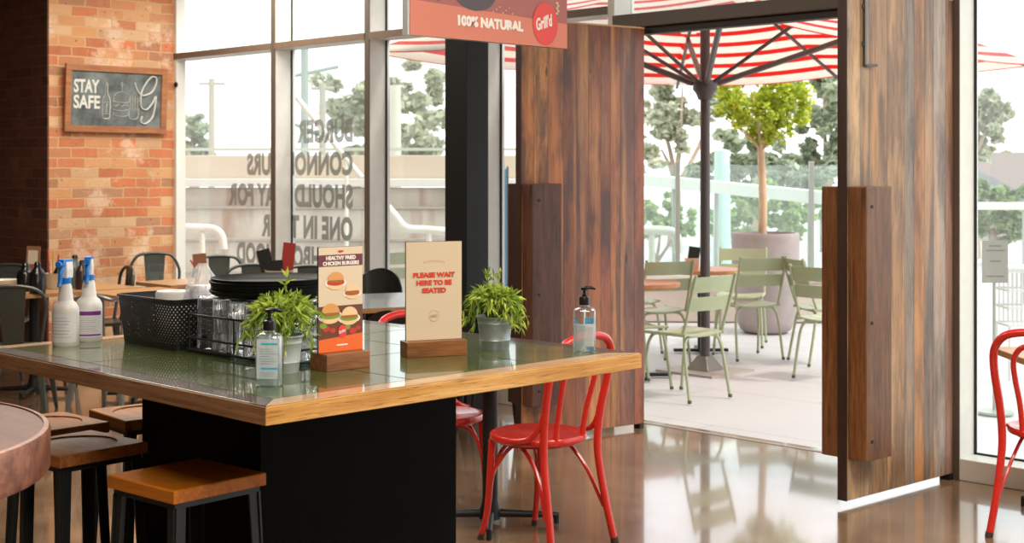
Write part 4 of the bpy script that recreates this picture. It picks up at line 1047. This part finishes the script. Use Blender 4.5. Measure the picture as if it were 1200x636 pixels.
# ================================================================ STOOLS
seat_d = wood('stool_orange_timber', '9a4e14', 'd98628', 'x', .33, .8, .1); seat_b = wood('stool_brown_timber', '6a3c1e', 'b5763c', 'x', .42, .9, .0)
for _m in (seat_d, seat_b): _m.node_tree.nodes['Principled BSDF'].inputs['Specular IOR Level'].default_value = .25
dark_leg = plain('gunmetal_leg', '232527', .38, .3)
def stool(label, loc, rz, sm, recess=True, side=.30, h=.78):
    o = thing('bar_stool', label, 'stool', loc, rz, 'square timber bar stools at the counter')
    t = .034; hs = side / 2; n = 48; vs = []; fs = []
    def sq(a, r):
        c_, s_ = math.cos(a), math.sin(a); k = r / max(abs(c_), abs(s_)); return (c_ * k, s_ * k)
    rings = []
    Rr = hs * .80
    if recess: prof = [(Rr * .55, -.006), (Rr * .9, -.006), (Rr * .985, -.0045), (Rr, 0)]
    else: prof = [(Rr * .4, -.004), (Rr * .7, -.003), (Rr, 0)]
    vs.append((0, 0, h - .006 if recess else h - .0045))
    for r, dz in prof:
        for k in range(n): a = 2 * PI * k / n + PI / n * 0; vs.append((r * math.cos(a), r * math.sin(a), h + dz))
    for r, z in ((hs - .003, h), (hs, h - .003), (hs, h - t), (hs - .02, h - t)):
        for k in range(n): a = 2 * PI * k / n; x, y = sq(a, r); vs.append((x, y, z))
    m_ = len(prof) + 4
    for k in range(n): fs.append((0, 1 + k, 1 + (k + 1) % n))
    for i in range(m_ - 1):
        for k in range(n): l = (k + 1) % n; fs.append((1 + i * n + k, 1 + (i + 1) * n + k, 1 + (i + 1) * n + l, 1 + i * n + l))
    fs.append(tuple(1 + (m_ - 1) * n + k for k in range(n)))
    MB().add(vs, fs).build('seat', sm, o, smooth=True, fix=True)
    MB().box(-hs + .012, hs - .012, -hs + .012, hs - .012, h - t - .018, h - t).build('seat_frame', dark_leg, o)
    for (sx_, sy_) in ((-1, -1), (1, -1), (1, 1), (-1, 1)):
        b = MB(); x, y = sx_ * (hs - .028), sy_ * (hs - .028); ex, ey = sx_ * .030, sy_ * .030
        # folded-sheet leg : L section, splayed and tapering
        for (w0, d0, ox, oy) in ((.034, .006, 0, sy_ * .014), (.006, .034, sx_ * .014, 0)):
            b.frustum(x + ex + ox * .8, y + ey + oy * .8, 0, h - t - .016, w0 * .75, d0 * .9 if d0 < .01 else d0 * .75, w0 * 1.15, d0 if d0 < .01 else d0 * 1.15, -ex, -ey)
        b.build('leg', dark_leg, o, bevel=.001)
    b = MB(); q = hs - .008; zf = .28
    for p0, p1 in (((-q, -q), (q, -q)), ((q, -q), (q, q)), ((q, q), (-q, q)), ((-q, q), (-q, -q))): b.tube([(*p0, zf), (*p1, zf)], .008, 8)
    b.build('foot_rail', dark_leg, o)
    return o
stool('orange timber bar stool with plain square seat, nearest under the counter corner', (-3.32, 2.075, 0), R(4), seat_d, False)
stool('timber bar stool with round groove in its seat, left of the orange one', (-3.935, 2.075, 0), R(5), seat_b)
stool('timber bar stool half hidden behind another seat, next to the copper-edged table', (-4.33, 2.17, 0), R(2), seat_b)
stool('timber bar stool behind the black counter base, light glinting in its round groove', (-4.29, 2.53, 0), R(-6), seat_b)

# ---- round copper-edged table, lower left
c0 = Vector((-3.145, .935, 0)); r = .585
o = thing('round_table', 'round dark table with hammered copper edge band at the lower left', 'table', c0)
m = Mat('hammered_copper'); v = m.obj(); vo = m.n('ShaderNodeTexVoronoi'); vo.inputs['Scale'].default_value = 70; m.l(v, vo.inputs['Vector'])
m.l(m.ramp(m.noise(v, 30, 4), [(.35, hexc('6f4330')), (.65, hexc('94604a'))]), m.b.inputs['Base Color']); m.b.inputs['Metallic'].default_value = .35; m.b.inputs['Roughness'].default_value = .38
m.bump(vo.outputs['Distance'], .5, .002)
MB().lathe([(r - .01, .957), (r, .960), (r + .002, .965), (r + .002, 1.043), (r - .002, 1.049), (r - .012, 1.0505), (r - .012, 1.046)], 96, ).build('copper_band', m.m, o, smooth=True)
MB().lathe([(0, .965), (r - .004, .965), (r - .004, 1.047), (0, 1.047)], 96).build('table_top', wood('mahogany_top', '3f190d', '72351c', 'x', .5, .6, .0), o, smooth=True)
MB().tube([(0, 0, .02), (0, 0, .96)], .045, 20).build('column', black, o, smooth=True)
MB().lathe([(0, 0), (.27, 0), (.275, .012), (.06, .03), (0, .03)], 40).build('foot_plate', black, o, smooth=True)

# ================================================================ RED BENTWOOD CHAIRS
redp = plain('red_gloss_paint', 'cc2a20', .26, coat=.4, var=.06, scale=30); tip = plain('worn_foot', '3d2b22', .6)
def bentwood(label, loc, rz, lean=0):
    o = thing('bentwood_chair', label, 'chair', loc, rz, 'red bentwood chairs')
    MB().lathe([(0, .452), (.17, .447), (.205, .440), (.211, .447), (.211, .463), (.206, .469), (.195, .470), (.183, .465), (0, .461)], 56).build('seat', redp, o, smooth=True)
    MB().lathe([(.150, .425), (.172, .425), (.172, .445), (.150, .445), (.150, .425)], 40).build('seat_ring', redp, o, smooth=True)
    for s_ in (-1, 1):
        pts = bez([(s_ * .148, .132, .44), (s_ * .152, .140, .30), (s_ * .158, .155, .12), (s_ * .172, .185, 0)], 5)
        lg = MB().tube(pts, [.0185 - .006 * i / 15 for i in range(16)], 12).build('leg', redp, o, smooth=True)
        MB().tube([pts[-3] + (pts[-1] - pts[-3]) * .2, pts[-1]], .0131, 12).build('foot_tip', tip, lg, smooth=True)
    # rear legs run on into the back hoop as one bent rod
    half = [(.200, -.265, 0), (.182, -.228, .18), (.172, -.196, .36), (.172, -.192, .46), (.178, -.205, .58), (.188, -.235, .72), (.178, -.262, .82), (.130, -.280, .882), (.06, -.288, .905)]
    full = half + [(0, -.290, .908)] + [(-x, y, z) for x, y, z in reversed(half)]
    pts = bez(full, 5); mn = len(pts); MB().tube(pts, [.0165 + .0015 * math.sin(PI * i / (mn - 1)) for i in range(mn)], 12).build('back_hoop', redp, o, smooth=True)
    for s_ in (-1, 1): MB().tube([(s_ * .1985, -.262, .022), (s_ * .2005, -.266, 0)], .0178, 12).build('foot_tip', tip, o, smooth=True)
    half = [(.085, -.178, .45), (.088, -.200, .58), (.098, -.232, .70), (.096, -.252, .78), (.060, -.265, .835)]
    full = half + [(0, -.268, .848)] + [(-x, y, z) for x, y, z in reversed(half)]
    MB().tube(bez(full, 5), .0125, 10).build('inner_hoop', redp, o, smooth=True)
    for s_ in (-1, 1):
        MB().tube(bez([(s_ * .178, -.198, .585), (s_ * .186, -.178, .53), (s_ * .198, -.13, .478), (s_ * .214, -.05, .462)], 5), .0125, 10).build('side_brace', redp, o, smooth=True)
    # bent arches under the seat on each side, front and back
    def arch(p0, p1, p2, p3, p4): return MB().tube(bez([p0, p1, p2, p3, p4], 5), .0085, 8).build('leg_arch', redp, o, smooth=True)
    for s_ in (-1, 1):
        arch((s_ * .163, .152, .14), (s_ * .150, .115, .31), (s_ * .135, -.0, .428), (s_ * .150, -.13, .33), (s_ * .186, -.215, .15))
    arch((-.160, .150, .16), (-.115, .128, .36), (0, .118, .428), (.115, .128, .36), (.160, .150, .16))
    return o
bentwood('red bentwood chair seen whole at the right end of the counter', (-4.24, 4.40, 0), R(90 + 1))
bentwood('red bentwood chair behind the counter, only its hoop and seat edge showing', (-4.90, 4.42, 0), R(-90 - 6))
q = W(2.41, 6.22); bentwood('red bentwood chair cut by the right edge of the photo', (q.x, q.y, 0), face(.66, .75))
# small table between the red chairs
o = thing('pedestal_table', 'small table on a black cast iron cross foot between the two red chairs', 'table', (-4.60, 4.46, 0))
grey_top = plain('grey_laminate', '6f7477', .3, coat=.3)
MB().lathe([(0, .715), (.325, .715), (.33, .72), (.33, .742), (.325, .747), (0, .747)], 48).build('table_top', grey_top, o, smooth=True)
MB().tube([(0, 0, .03), (0, 0, .715)], .036, 20).build('column', black, o, smooth=True)
def cross_foot(o, L_=.31, a0=R(45), y=0, x=0):
    for k in range(4):
        a = a0 + k * PI / 2; d = Vector((math.cos(a), math.sin(a), 0))
        b = MB().tube([Vector((x, y, .045)) + d * .02, Vector((x, y, .035)) + d * L_], [.02, .013], 10); b.tube([Vector((x, y, .04)) + d * (L_ - .008), Vector((x, y, 0)) + d * (L_ - .008)], .013, 10)
        b.build('foot_arm', black, o, smooth=True)
    MB().lathe([(0, .02), (.05, .02), (.045, .07), (.036, .11), (0, .11)], 24, (x, y, 0)).build('foot_hub', black, o, smooth=True)
cross_foot(o)
# table beside the right chair
q = W(2.66, 6.52); o = thing('wooden_table', 'timber topped table just entering at the right edge by the red chair', 'table', (q.x, q.y, 0), YAW)
MB().box(-.33, .33, -.33, .33, .715, .745).build('table_top', wood('light_table_timber', '9d6f45', 'c6965f', 'x', .4), o, bevel=.003)
MB().tube([(0, 0, .03), (0, 0, .715)], .035, 16).build('column', black, o, smooth=True); cross_foot(o)

# ================================================================ DINING TABLES BEHIND
tw = wood('ash_table_timber', '9a6c44', 'c99a69', 'x', .35)
def dining_table(label, px, Z, w, d, top, rz=0, edge=None, col_=(-.0,)):
    p = K(px, Z, 0); o = thing('dining_table', label, 'table', p, rz, 'dining tables by the windows')
    MB().box(-w / 2, w / 2, -d / 2, d / 2, .722, .75).build('table_top', top, o, bevel=.002)
    if edge:
        b = MB()
        b.box(-w / 2 - .004, w / 2 + .004, -d / 2 - .004, -d / 2 + .006, .720, .7485); b.box(-w / 2 - .004, w / 2 + .004, d / 2 - .006, d / 2 + .004, .720, .7485)
        b.box(-w / 2 - .004, -w / 2 + .006, -d / 2, d / 2, .720, .7485); b.box(w / 2 - .006, w / 2 + .004, -d / 2, d / 2, .720, .7485)
        b.build('timber_edge', edge, o)
    for xx in ((0,) if w < .9 else (-w / 2 + .3, w / 2 - .3)):
        MB().tube([(xx, 0, .03), (xx, 0, .722)], .035, 14).build('column', black, o, smooth=True); cross_foot(o, .28, R(45), 0, xx)
    return o
t1 = dining_table('timber edged table at far left behind the spray bottles', 40, 10.1, .75, 1.3, tw, R(0))
t2_ = dining_table('timber table between the spray bottles and the black basket', 168, 9.9, .6, .6, tw, 0)
dining_table('table by the brick wall behind the basket', 213, 10.8, .5, .5, tw, 0)
dining_table('table against the window post holding the black and red menu caddy', 318, 9.8, .5, .6, grey_top, 0, tw)
dining_table('grey topped table with timber edge right of the burger menu card', 445, 9.25, 1.0, .75, grey_top, R(-22), tw)

tol = plain('gunmetal_paint', '565b58', .33, .75, var=.08); tol2 = plain('bright_galvanised', '9a9c9b', .3, .8, var=.08)
def metal_chair(label, loc, rz, mt=tol, h=.86):
    o = thing('metal_chair', label, 'chair', loc, rz, 'pressed metal cafe chairs')
    loft([(rr(.165, .165, .04, 4), .425), (rr(.182, .182, .045, 4), .428), (rr(.185, .185, .045, 4), .450), (rr(.175, .175, .04, 4), .455), (rr(.150, .150, .035, 4), .449)], True, True).build('seat', mt, o, smooth=True, fix=True)
    for (sx_, sy_) in ((-1, -1), (1, -1), (1, 1), (-1, 1)):
        MB().frustum(sx_ * .205, sy_ * .215, 0, .43, .022, .022, .058, .052, -sx_ * .052, -sy_ * .055).build('leg', mt, o, bevel=.006)
    half = [(.158, -.150, .435), (.182, -.175, .56), (.205, -.200, .70), (.195, -.212, .79), (.140, -.222, h - .022), (.06, -.227, h - .003)]
    full = half + [(0, -.228, h)] + [(-x, y, z) for x, y, z in reversed(half)]
    MB().tube(bez(full, 5), .0125, 10).build('back_hoop', mt, o, smooth=True)
    # pressed back splat, wider at top
    b = MB(); n = 6; vs = []; fs = []
    for i in range(n + 1):
        t = i / n; z = .45 + (h - .012 - .45) * t; y = -.165 - .062 * t - .012 * math.sin(PI * t); w_ = .062 + .026 * t
        vs += [(-w_, y, z), (w_, y, z), (w_, y - .004, z), (-w_, y - .004, z)]
    for i in range(n):
        a = i * 4; c_ = a + 4
        for q_ in ((0, 1), (1, 2), (2, 3), (3, 0)): fs.append((a + q_[0], a + q_[1], c_ + q_[1], c_ + q_[0]))
    fs += [(3, 2, 1, 0), (n * 4, n * 4 + 1, n * 4 + 2, n * 4 + 3)]
    sp_ = b.add(vs, fs).build('back_splat', mt, o, fix=True)
    b = MB(); b.tube([(-.042, -.192, .60), (-.050, -.224, .80), (.050, -.224, .80), (.042, -.192, .60)], .004, 6); b.build('pressed_rib', mt, sp_)
    return o
def mc(label, px, Z, fx, fz, mt=tol, h=.86):
    return metal_chair(label, K(px, Z, 0), face(fx, fz), mt, h)
mc('gunmetal chair with panelled back to the viewer, left of the spray bottles', 22, 9.25, -.15, 1)
mc('gunmetal chair behind the nearest one at the left edge', 2, 10.9, .1, -1)
mc('gunmetal chair right behind the spray bottles, its hoop over the table', 116, 10.75, -.9, -.5)
mc('bright galvanised chair between the spray bottles and the basket', 132, 9.2, .3, 1, tol2, .80)
mc('gunmetal chair against the brick wall left of the window jamb', 181, 11.75, .25, -1, tol, .90)
mc('gunmetal chair before the far left window', 255, 11.35, .15, -1, tol, .90)
mc('gunmetal chair hoop showing just above the plate stack, left of the window post', 293, 10.9, .1, -1, tol, .86)
mc('gunmetal chair hoop above the plates, right of the window post', 357, 10.3, 0, -1, tol, .89)

bl_sh = plain('black_shell', '151617', .3, coat=.3)
def shell_chair(label, loc, rz, h=.86):
    o = thing('shell_chair', label, 'chair', loc, rz, 'black tub chairs')
    MB().lathe([(0, .43), (.20, .43), (.215, .44), (.215, .455), (.20, .465), (0, .455)], 36).build('seat', bl_sh, o, smooth=True)
    b = MB(); n = 18; vs = []; fs = []
    for i in range(n + 1):
        a = R(200) + R(140) * i / n; t = math.sin(PI * i / n)
        ht = .60 + (h - .60) * t ** .6
        for (r_, z) in ((.205, .56), (.235, ht), (.245, ht), (.218, .56)): vs.append((r_ * math.cos(a), r_ * math.sin(a), z))
    for i in range(n):
        p0 = i * 4; p1 = p0 + 4
        for q_ in ((0, 1), (1, 2), (2, 3), (3, 0)): fs.append((p0 + q_[0], p1 + q_[0], p1 + q_[1], p0 + q_[1]))
    fs += [(0, 1, 2, 3), (n * 4 + 3, n * 4 + 2, n * 4 + 1, n * 4)]
    b.add(vs, fs).build('backrest', bl_sh, o, smooth=True, fix=True)
    for s_ in (-1, 1):
        MB().tube([(s_ * .12, -.18, .44), (s_ * .13, -.195, .60)], .012, 8).build('back_strut', black, o)
        for t_ in (-1, 1): MB().tube([(s_ * .13, t_ * .13, .435), (s_ * .19, t_ * .19, 0)], .013, 8).build('leg', black, o)
    return o
def sc(label, px, Z, fx, fz, h=.86): return shell_chair(label, K(px, Z, 0), face(fx, fz), h)
sc('black rounded-back chair right of the burger menu card, in front of the window', 433, 10.35, -.3, -1, .87)
sc('black rounded-back chair left of and behind the please wait sign', 478, 8.3, .35, 1, .80)
sc('black rounded-back chair behind the grey-potted plant', 578, 8.75, .2, 1, .89)

# ================================================================ TABLE CLUTTER
tinw = plain('cream_enamel_tin', 'c9bda8', .5, var=.05); redc = plain('dark_red_card', '9c2b22', .55); kraft = plain('brown_card', '8a5a42', .7); tomato = plain('tomato_red', 'b8262a', .4); yell = plain('mustard_yellow', 'd9a13a', .4)
def tin(label, px, Z, z=.75, bits='', scale=1.0):
    p = K(px, Z, z); o = thing('condiment_tin', label, 'caddy', p, YAW, 'condiment caddies on the dining tables')
    s_ = scale
    MB().lathe([(0, 0), (.060 * s_, 0), (.064 * s_, .004), (.072 * s_, .115 * s_), (.075 * s_, .118 * s_), (.070 * s_, .118 * s_), (.06 * s_, .012), (0, .010)], 28).build('tin', tinw, o, smooth=True)
    def card(name, x, y, w_, z0_, z1_, mt, tilt):
        MB().box(-w_, w_, y - .003, y + .003, z0_, z1_, Matrix.Translation((x, 0, 0)) @ Matrix.Rotation(R(tilt), 4, 'Y')).build(name, mt, o)
    if 'm' in bits: card('menu_card', -.03 * s_, .01, .035 * s_, .05, .23 * s_, black, -14); card('menu_card', -.01, .025, .03 * s_, .05, .20 * s_, plain('charcoal_card', '2c2a2b', .5), -22)
    if 'm' in bits: card('menu_card', .004, -.012, .026 * s_, .05, .17 * s_, black, -4)
    if 'r' in bits: card('red_card', .028 * s_, .0, .032 * s_, .06, .26 * s_, redc, 6)
    if 'p' in bits: card('print_card', .0, .02, .05 * s_, .08, .30 * s_, kraft, 3); card('print_label', .0, .012, .035 * s_, .17 * s_, .27 * s_, tinw, 3)
    if 's' in bits:
        for k in range(3): MB().tube([(.015 * k - .03, .0, .02), (-.05 + .04 * k, .0, .30 * s_ - .02 * k)], .005, 8).build('straw', (tomato, yell, tomato)[k], o)
    if 'b' in bits:
        MB().lathe([(0, 0), (.03, 0), (.031, .10), (.012, .14), (.011, .17), (0, .17)], 20, (.03, -.02, .02)).build('sauce_bottle', plain('sauce_black', '191717', .25), o, smooth=True)
    return o
tin('cream tin with black and red menu cards at the window post', 327, 9.8, .75, 'mr', 1.35)
tin('tin with a printed card standing before the dark brick, far left', 36, 10.25, .75, 'p', 1.0)
tin('cream tin with red and yellow straws left of the blue triggers', 64, 10.15, .75, 'sb', .95)
# leaning brown menu in glass jar by the plates
p = K(237, 10.9, .75); o = thing('menu_jar', 'white jar holding a brown card, left of the black plates', 'jar', p, YAW)
MB().lathe([(0, 0), (.05, 0), (.055, .01), (.055, .09), (.045, .11), (0, .11)], 24).build('jar', tinw, o, smooth=True)
MB().box(-.055, .05, -.003, .003, .05, .21, Matrix.Rotation(R(-6), 4, 'Y')).build('brown_card', kraft, o)
MB().tube([(-.03, 0, .05), (-.09, 0, .16)], .006, 6).build('red_straw', tomato, o)
# black sauce and bottle cluster on the left table
def bottle(label, px, Z, hgt, r_, mt, cap):
    p = K(px, Z, .75); o = thing('sauce_bottle', label, 'bottle', p, 0, 'sauce bottles on the left tables')
    MB().lathe([(0, 0), (r_, 0), (r_, hgt * .6), (r_ * .8, hgt * .7), (r_ * .4, hgt * .82), (r_ * .38, hgt * .92), (0, hgt * .92)], 24).build('bottle_body', mt, o, smooth=True)
    MB().lathe([(0, hgt * .91), (r_ * .45, hgt * .91), (r_ * .3, hgt), (0, hgt)], 16).build('cap', cap, o, smooth=True)
sb = plain('black_glaze', '131212', .2)
bottle('squat black sauce bottle at the far left table, leftmost of the dark cluster', 30, 9.95, .20, .06, sb, sb)
bottle('black sauce bottle in the middle of the dark cluster on the left table', 44, 9.75, .22, .055, sb, sb)
bottle('black bottle with a pale green label, right behind the first blue trigger', 88, 10.2, .24, .05, plain('bottle_green_grey', '59645a', .3), sb)
bottle('dark bottle with a brown tint between the two blue triggers', 96, 10.1, .21, .045, plain('dark_brown_glass', '3b2a25', .25), sb)
p = K(8, 10.3, .75); o = MB().lathe([(0, 0), (.07, 0), (.10, .05), (.102, .055), (.095, .055), (.065, .01), (0, .008)], 28).build('bowl', plain('white_china', 'ded8cf', .3), None, smooth=True, loc=p); tag(o, 'white bowl on the left table at the photo edge', 'bowl')

# ================================================================ CHALKBOARD
bm0 = thing('chalkboard', 'timber framed chalkboard with stay safe drawing hung on the brick wall', 'chalkboard', (-11.055, 6.20, 1.93), R(90))
fw = wood('frame_timber', '8a5230', 'b97b4c', 'x', .5)
T = Matrix.Rotation(R(3.0), 4, 'X')
w_, h_ = .485, .575; q = .055
for (x0_, x1_, z0_, z1_, nm) in ((-w_, w_, 0, q, 'frame_rail'), (-w_, w_, h_ - q, h_, 'frame_rail'), (-w_, -w_ + q, q, h_ - q, 'frame_stile'), (w_ - q, w_, q, h_ - q, 'frame_stile')):
    MB().box(x0_, x1_, -.018, .012, z0_, z1_, T).build(nm, fw, bm0, bevel=.003)
m = Mat('chalk_slate'); v = m.obj()
c = m.ramp(m.noise(v, 3.5, 5, None, .7), [(.38, hexc('4a5051')), (.66, hexc('858c8b'))]); m.l(c, m.b.inputs['Base Color']); m.b.inputs['Roughness'].default_value = .85
bd = MB().box(-w_ + q, w_ - q, -.002, .006, q, h_ - q, T).build('slate', m.m, bm0)
chalk = plain('chalk', 'd9d6cf', .95, var=.1, scale=60)
def stroke(pts, r_=.0045, name='chalk_line', closed=False, n=6):
    P3 = [T @ Vector((x, -.0035, z)) for x, z in pts]
    if len(P3) > 2 and not closed: P3 = bez(P3, n)
    MB().tube(P3, r_, 6, closed=closed, flat=.35).build(name, chalk, bd)
for s_, z_, ww in (('STAY', .335, .235), ('SAFE', .200, .245)):
    t_ = text('chalk_letters', s_, chalk, bd, .115, ww, T @ Vector((-.405, -.0045, z_)), (R(93), 0, 0), bold=.03)
# bottle
stroke([(-.118, .12), (-.135, .14), (-.135, .28), (-.112, .33), (-.108, .42), (-.092, .42), (-.088, .33), (-.065, .28), (-.065, .14), (-.082, .12), (-.118, .12)], .005, 'chalk_bottle', n=3)
stroke([(-.13, .16), (-.07, .16)], .004); stroke([(-.13, .26), (-.07, .26)], .004); stroke([(-.10, .17), (-.10, .25)], .008)
# burger
stroke([(-.035, .27), (-.02, .33), (.04, .355), (.10, .33), (.115, .27), (.04, .262), (-.035, .27)], .005, 'chalk_burger', n=4)
stroke([(-.04, .24), (-.01, .228), (.02, .245), (.05, .228), (.08, .245), (.115, .232)], .005); stroke([(-.035, .20), (.04, .192), (.112, .20)], .006)
stroke([(-.035, .185), (-.02, .15), (.04, .14), (.10, .15), (.112, .185)], .005); stroke([(.045, .36), (.045, .41)], .004); stroke([(.045, .405), (.055, .425), (.045, .44), (.037, .42), (.045, .405)], .004, n=3)
# chips
for k in range(4): stroke([(.13 + k * .022, .20), (.127 + k * .024, .32 - .01 * (k % 2))], .005, 'chalk_chips')
stroke([(.118, .22), (.128, .13), (.20, .13), (.212, .22)], .006, 'chalk_chips')
# looped initial
stroke([(.165, .44), (.185, .38), (.24, .33), (.33, .36), (.375, .44), (.37, .495), (.32, .49), (.27, .43), (.235, .36), (.225, .28), (.24, .22), (.29, .21), (.345, .27), (.375, .33), (.372, .25), (.345, .14), (.28, .085), (.235, .10), (.245, .15)], .017, 'chalk_initial', n=5)
# little black knob on the white jamb
o = MB().lathe([(0, 0), (.022, 0), (.024, .012), (.014, .02), (0, .021)], 20).build('door_stop', black, None, smooth=True, loc=(-11.045, 6.795, 1.6 + (200 - 99) / 131)); o.rotation_euler = (R(90), 0, 0); tag(o, 'small round black knob on the white window jamb', 'knob')

# ================================================================ WINDOW LETTERING (reads from outside)
o = thing('window_lettering', 'greyish mirrored lettering stuck on the two left window panes', 'lettering', (-8.756, YG + .012, 0), R(180))
lm = Mat('frosted_grey_vinyl'); lm.b.inputs['Base Color'].default_value = (*hexc('8f8a84'), 1); lm.b.inputs['Roughness'].default_value = .8
tr = lm.n('ShaderNodeBsdfTransparent'); tl = lm.n('ShaderNodeBsdfTranslucent'); tl.inputs[0].default_value = (*hexc('8f867e'), 1)
ms = lm.n('ShaderNodeMixShader'); ms.inputs[0].default_value = .35; lm.l(lm.b.outputs[0], ms.inputs[1]); lm.l(tl.outputs[0], ms.inputs[2])
m2 = lm.n('ShaderNodeMixShader'); m2.inputs[0].default_value = .62; lm.l(tr.outputs[0], m2.inputs[1]); lm.l(ms.outputs[0], m2.inputs[2]); lm.l(m2.outputs[0], lm.o.inputs[0])
for s_, z_, ww in (('BURGER', 1.824, .735), ('CONNOISSEURS', 1.560, 1.455), ('SHOULD PRAY FOR', 1.297, 1.735), ('ONE IN THEIR', 1.040, 1.24), ('NEIGHBOURHOOD', .790, 1.61)):
    text('letter_line', s_, lm.m, o, .195, ww, (0, 0, z_), bold=.05, space=1.05)

# ================================================================ HANGING SIGN
o = thing('hanging_sign', 'orange and red hanging sign board reading 100% natural at the top of the photo', 'sign', (-4.5, 3.875, 2.173), R(90))
Wd = .985; Hh = .62
alu_e = plain('sign_edge_silver', 'b9b6b2', .35, .5)
MB().box(0, Wd, -.004, .03, 0, Hh).build('sign_box', alu_e, o)
brk = plain('brick_pink_print', 'a9625c', .5); org = plain('coral_print', 'd87e66', .5)
MB().box(.012, Wd, -.0055, -.004, 0, Hh).build('photo_print', brk, o)
MB().prism([(.012, 0), (Wd, 0), (Wd, .115), (.012, .150)], -.0065, -.0055).build('coral_band', org, o)
b = MB(); ell(b, .39, .205, .125, .075, -.0066, dy=.001); b.build('printed_bowl', plain('bowl_print', '54484f', .5), o)
b = MB(); ell(b, .39, .235, .115, .045, -.0078, dy=.001); b.build('printed_bowl_inside', plain('bowl_inner_print', 'a7a0ad', .5), o)
b = MB(); ell(b, .12, .22, .03, .06, -.0066, dy=.001); ell(b, .17, .205, .02, .05, -.0066, dy=.001); ell(b, .24, .23, .025, .06, -.0066, dy=.001); b.build('printed_cutlery', plain('shadow_print', '6f5560', .5), o)  # cutlery shapes printed in dark mauve
b = MB(); ell(b, .835, .105, .083, .098, -.0078, n=40, dy=.001); b.build('red_roundel', plain('logo_red_print', 'e2463f', .5), o)
text('roundel_script', "Grill'd", whitei, o, .058, .115, (.835, -.0092, .085), rot=(R(90), R(-16), 0), align='CENTER', bold=.03, shear=.35)
text('sign_lettering', '100% NATURAL', whitei, o, .047, .405, (.285, -.0078, .058), rot=(R(90), R(0), 0), bold=.06)
b = MB()
for k in range(5): ell(b, .915 + .008 * (k % 2), .16 + k * .012, .008, .006, -.0066, dy=.001)
for k in range(7): ell(b, .50 + .02 * k, .135 + .012 * (k % 3), .004, .003, -.0072, dy=.0008)
b.build('printed_seeds', plain('seed_print', 'd8b79c', .5), o)
for x in (.06, Wd - .06): MB().tube([(x, .013, Hh), (x, .013, 3.5 - 2.173)], .003, 6).build('hanging_wire', alu_e, o)
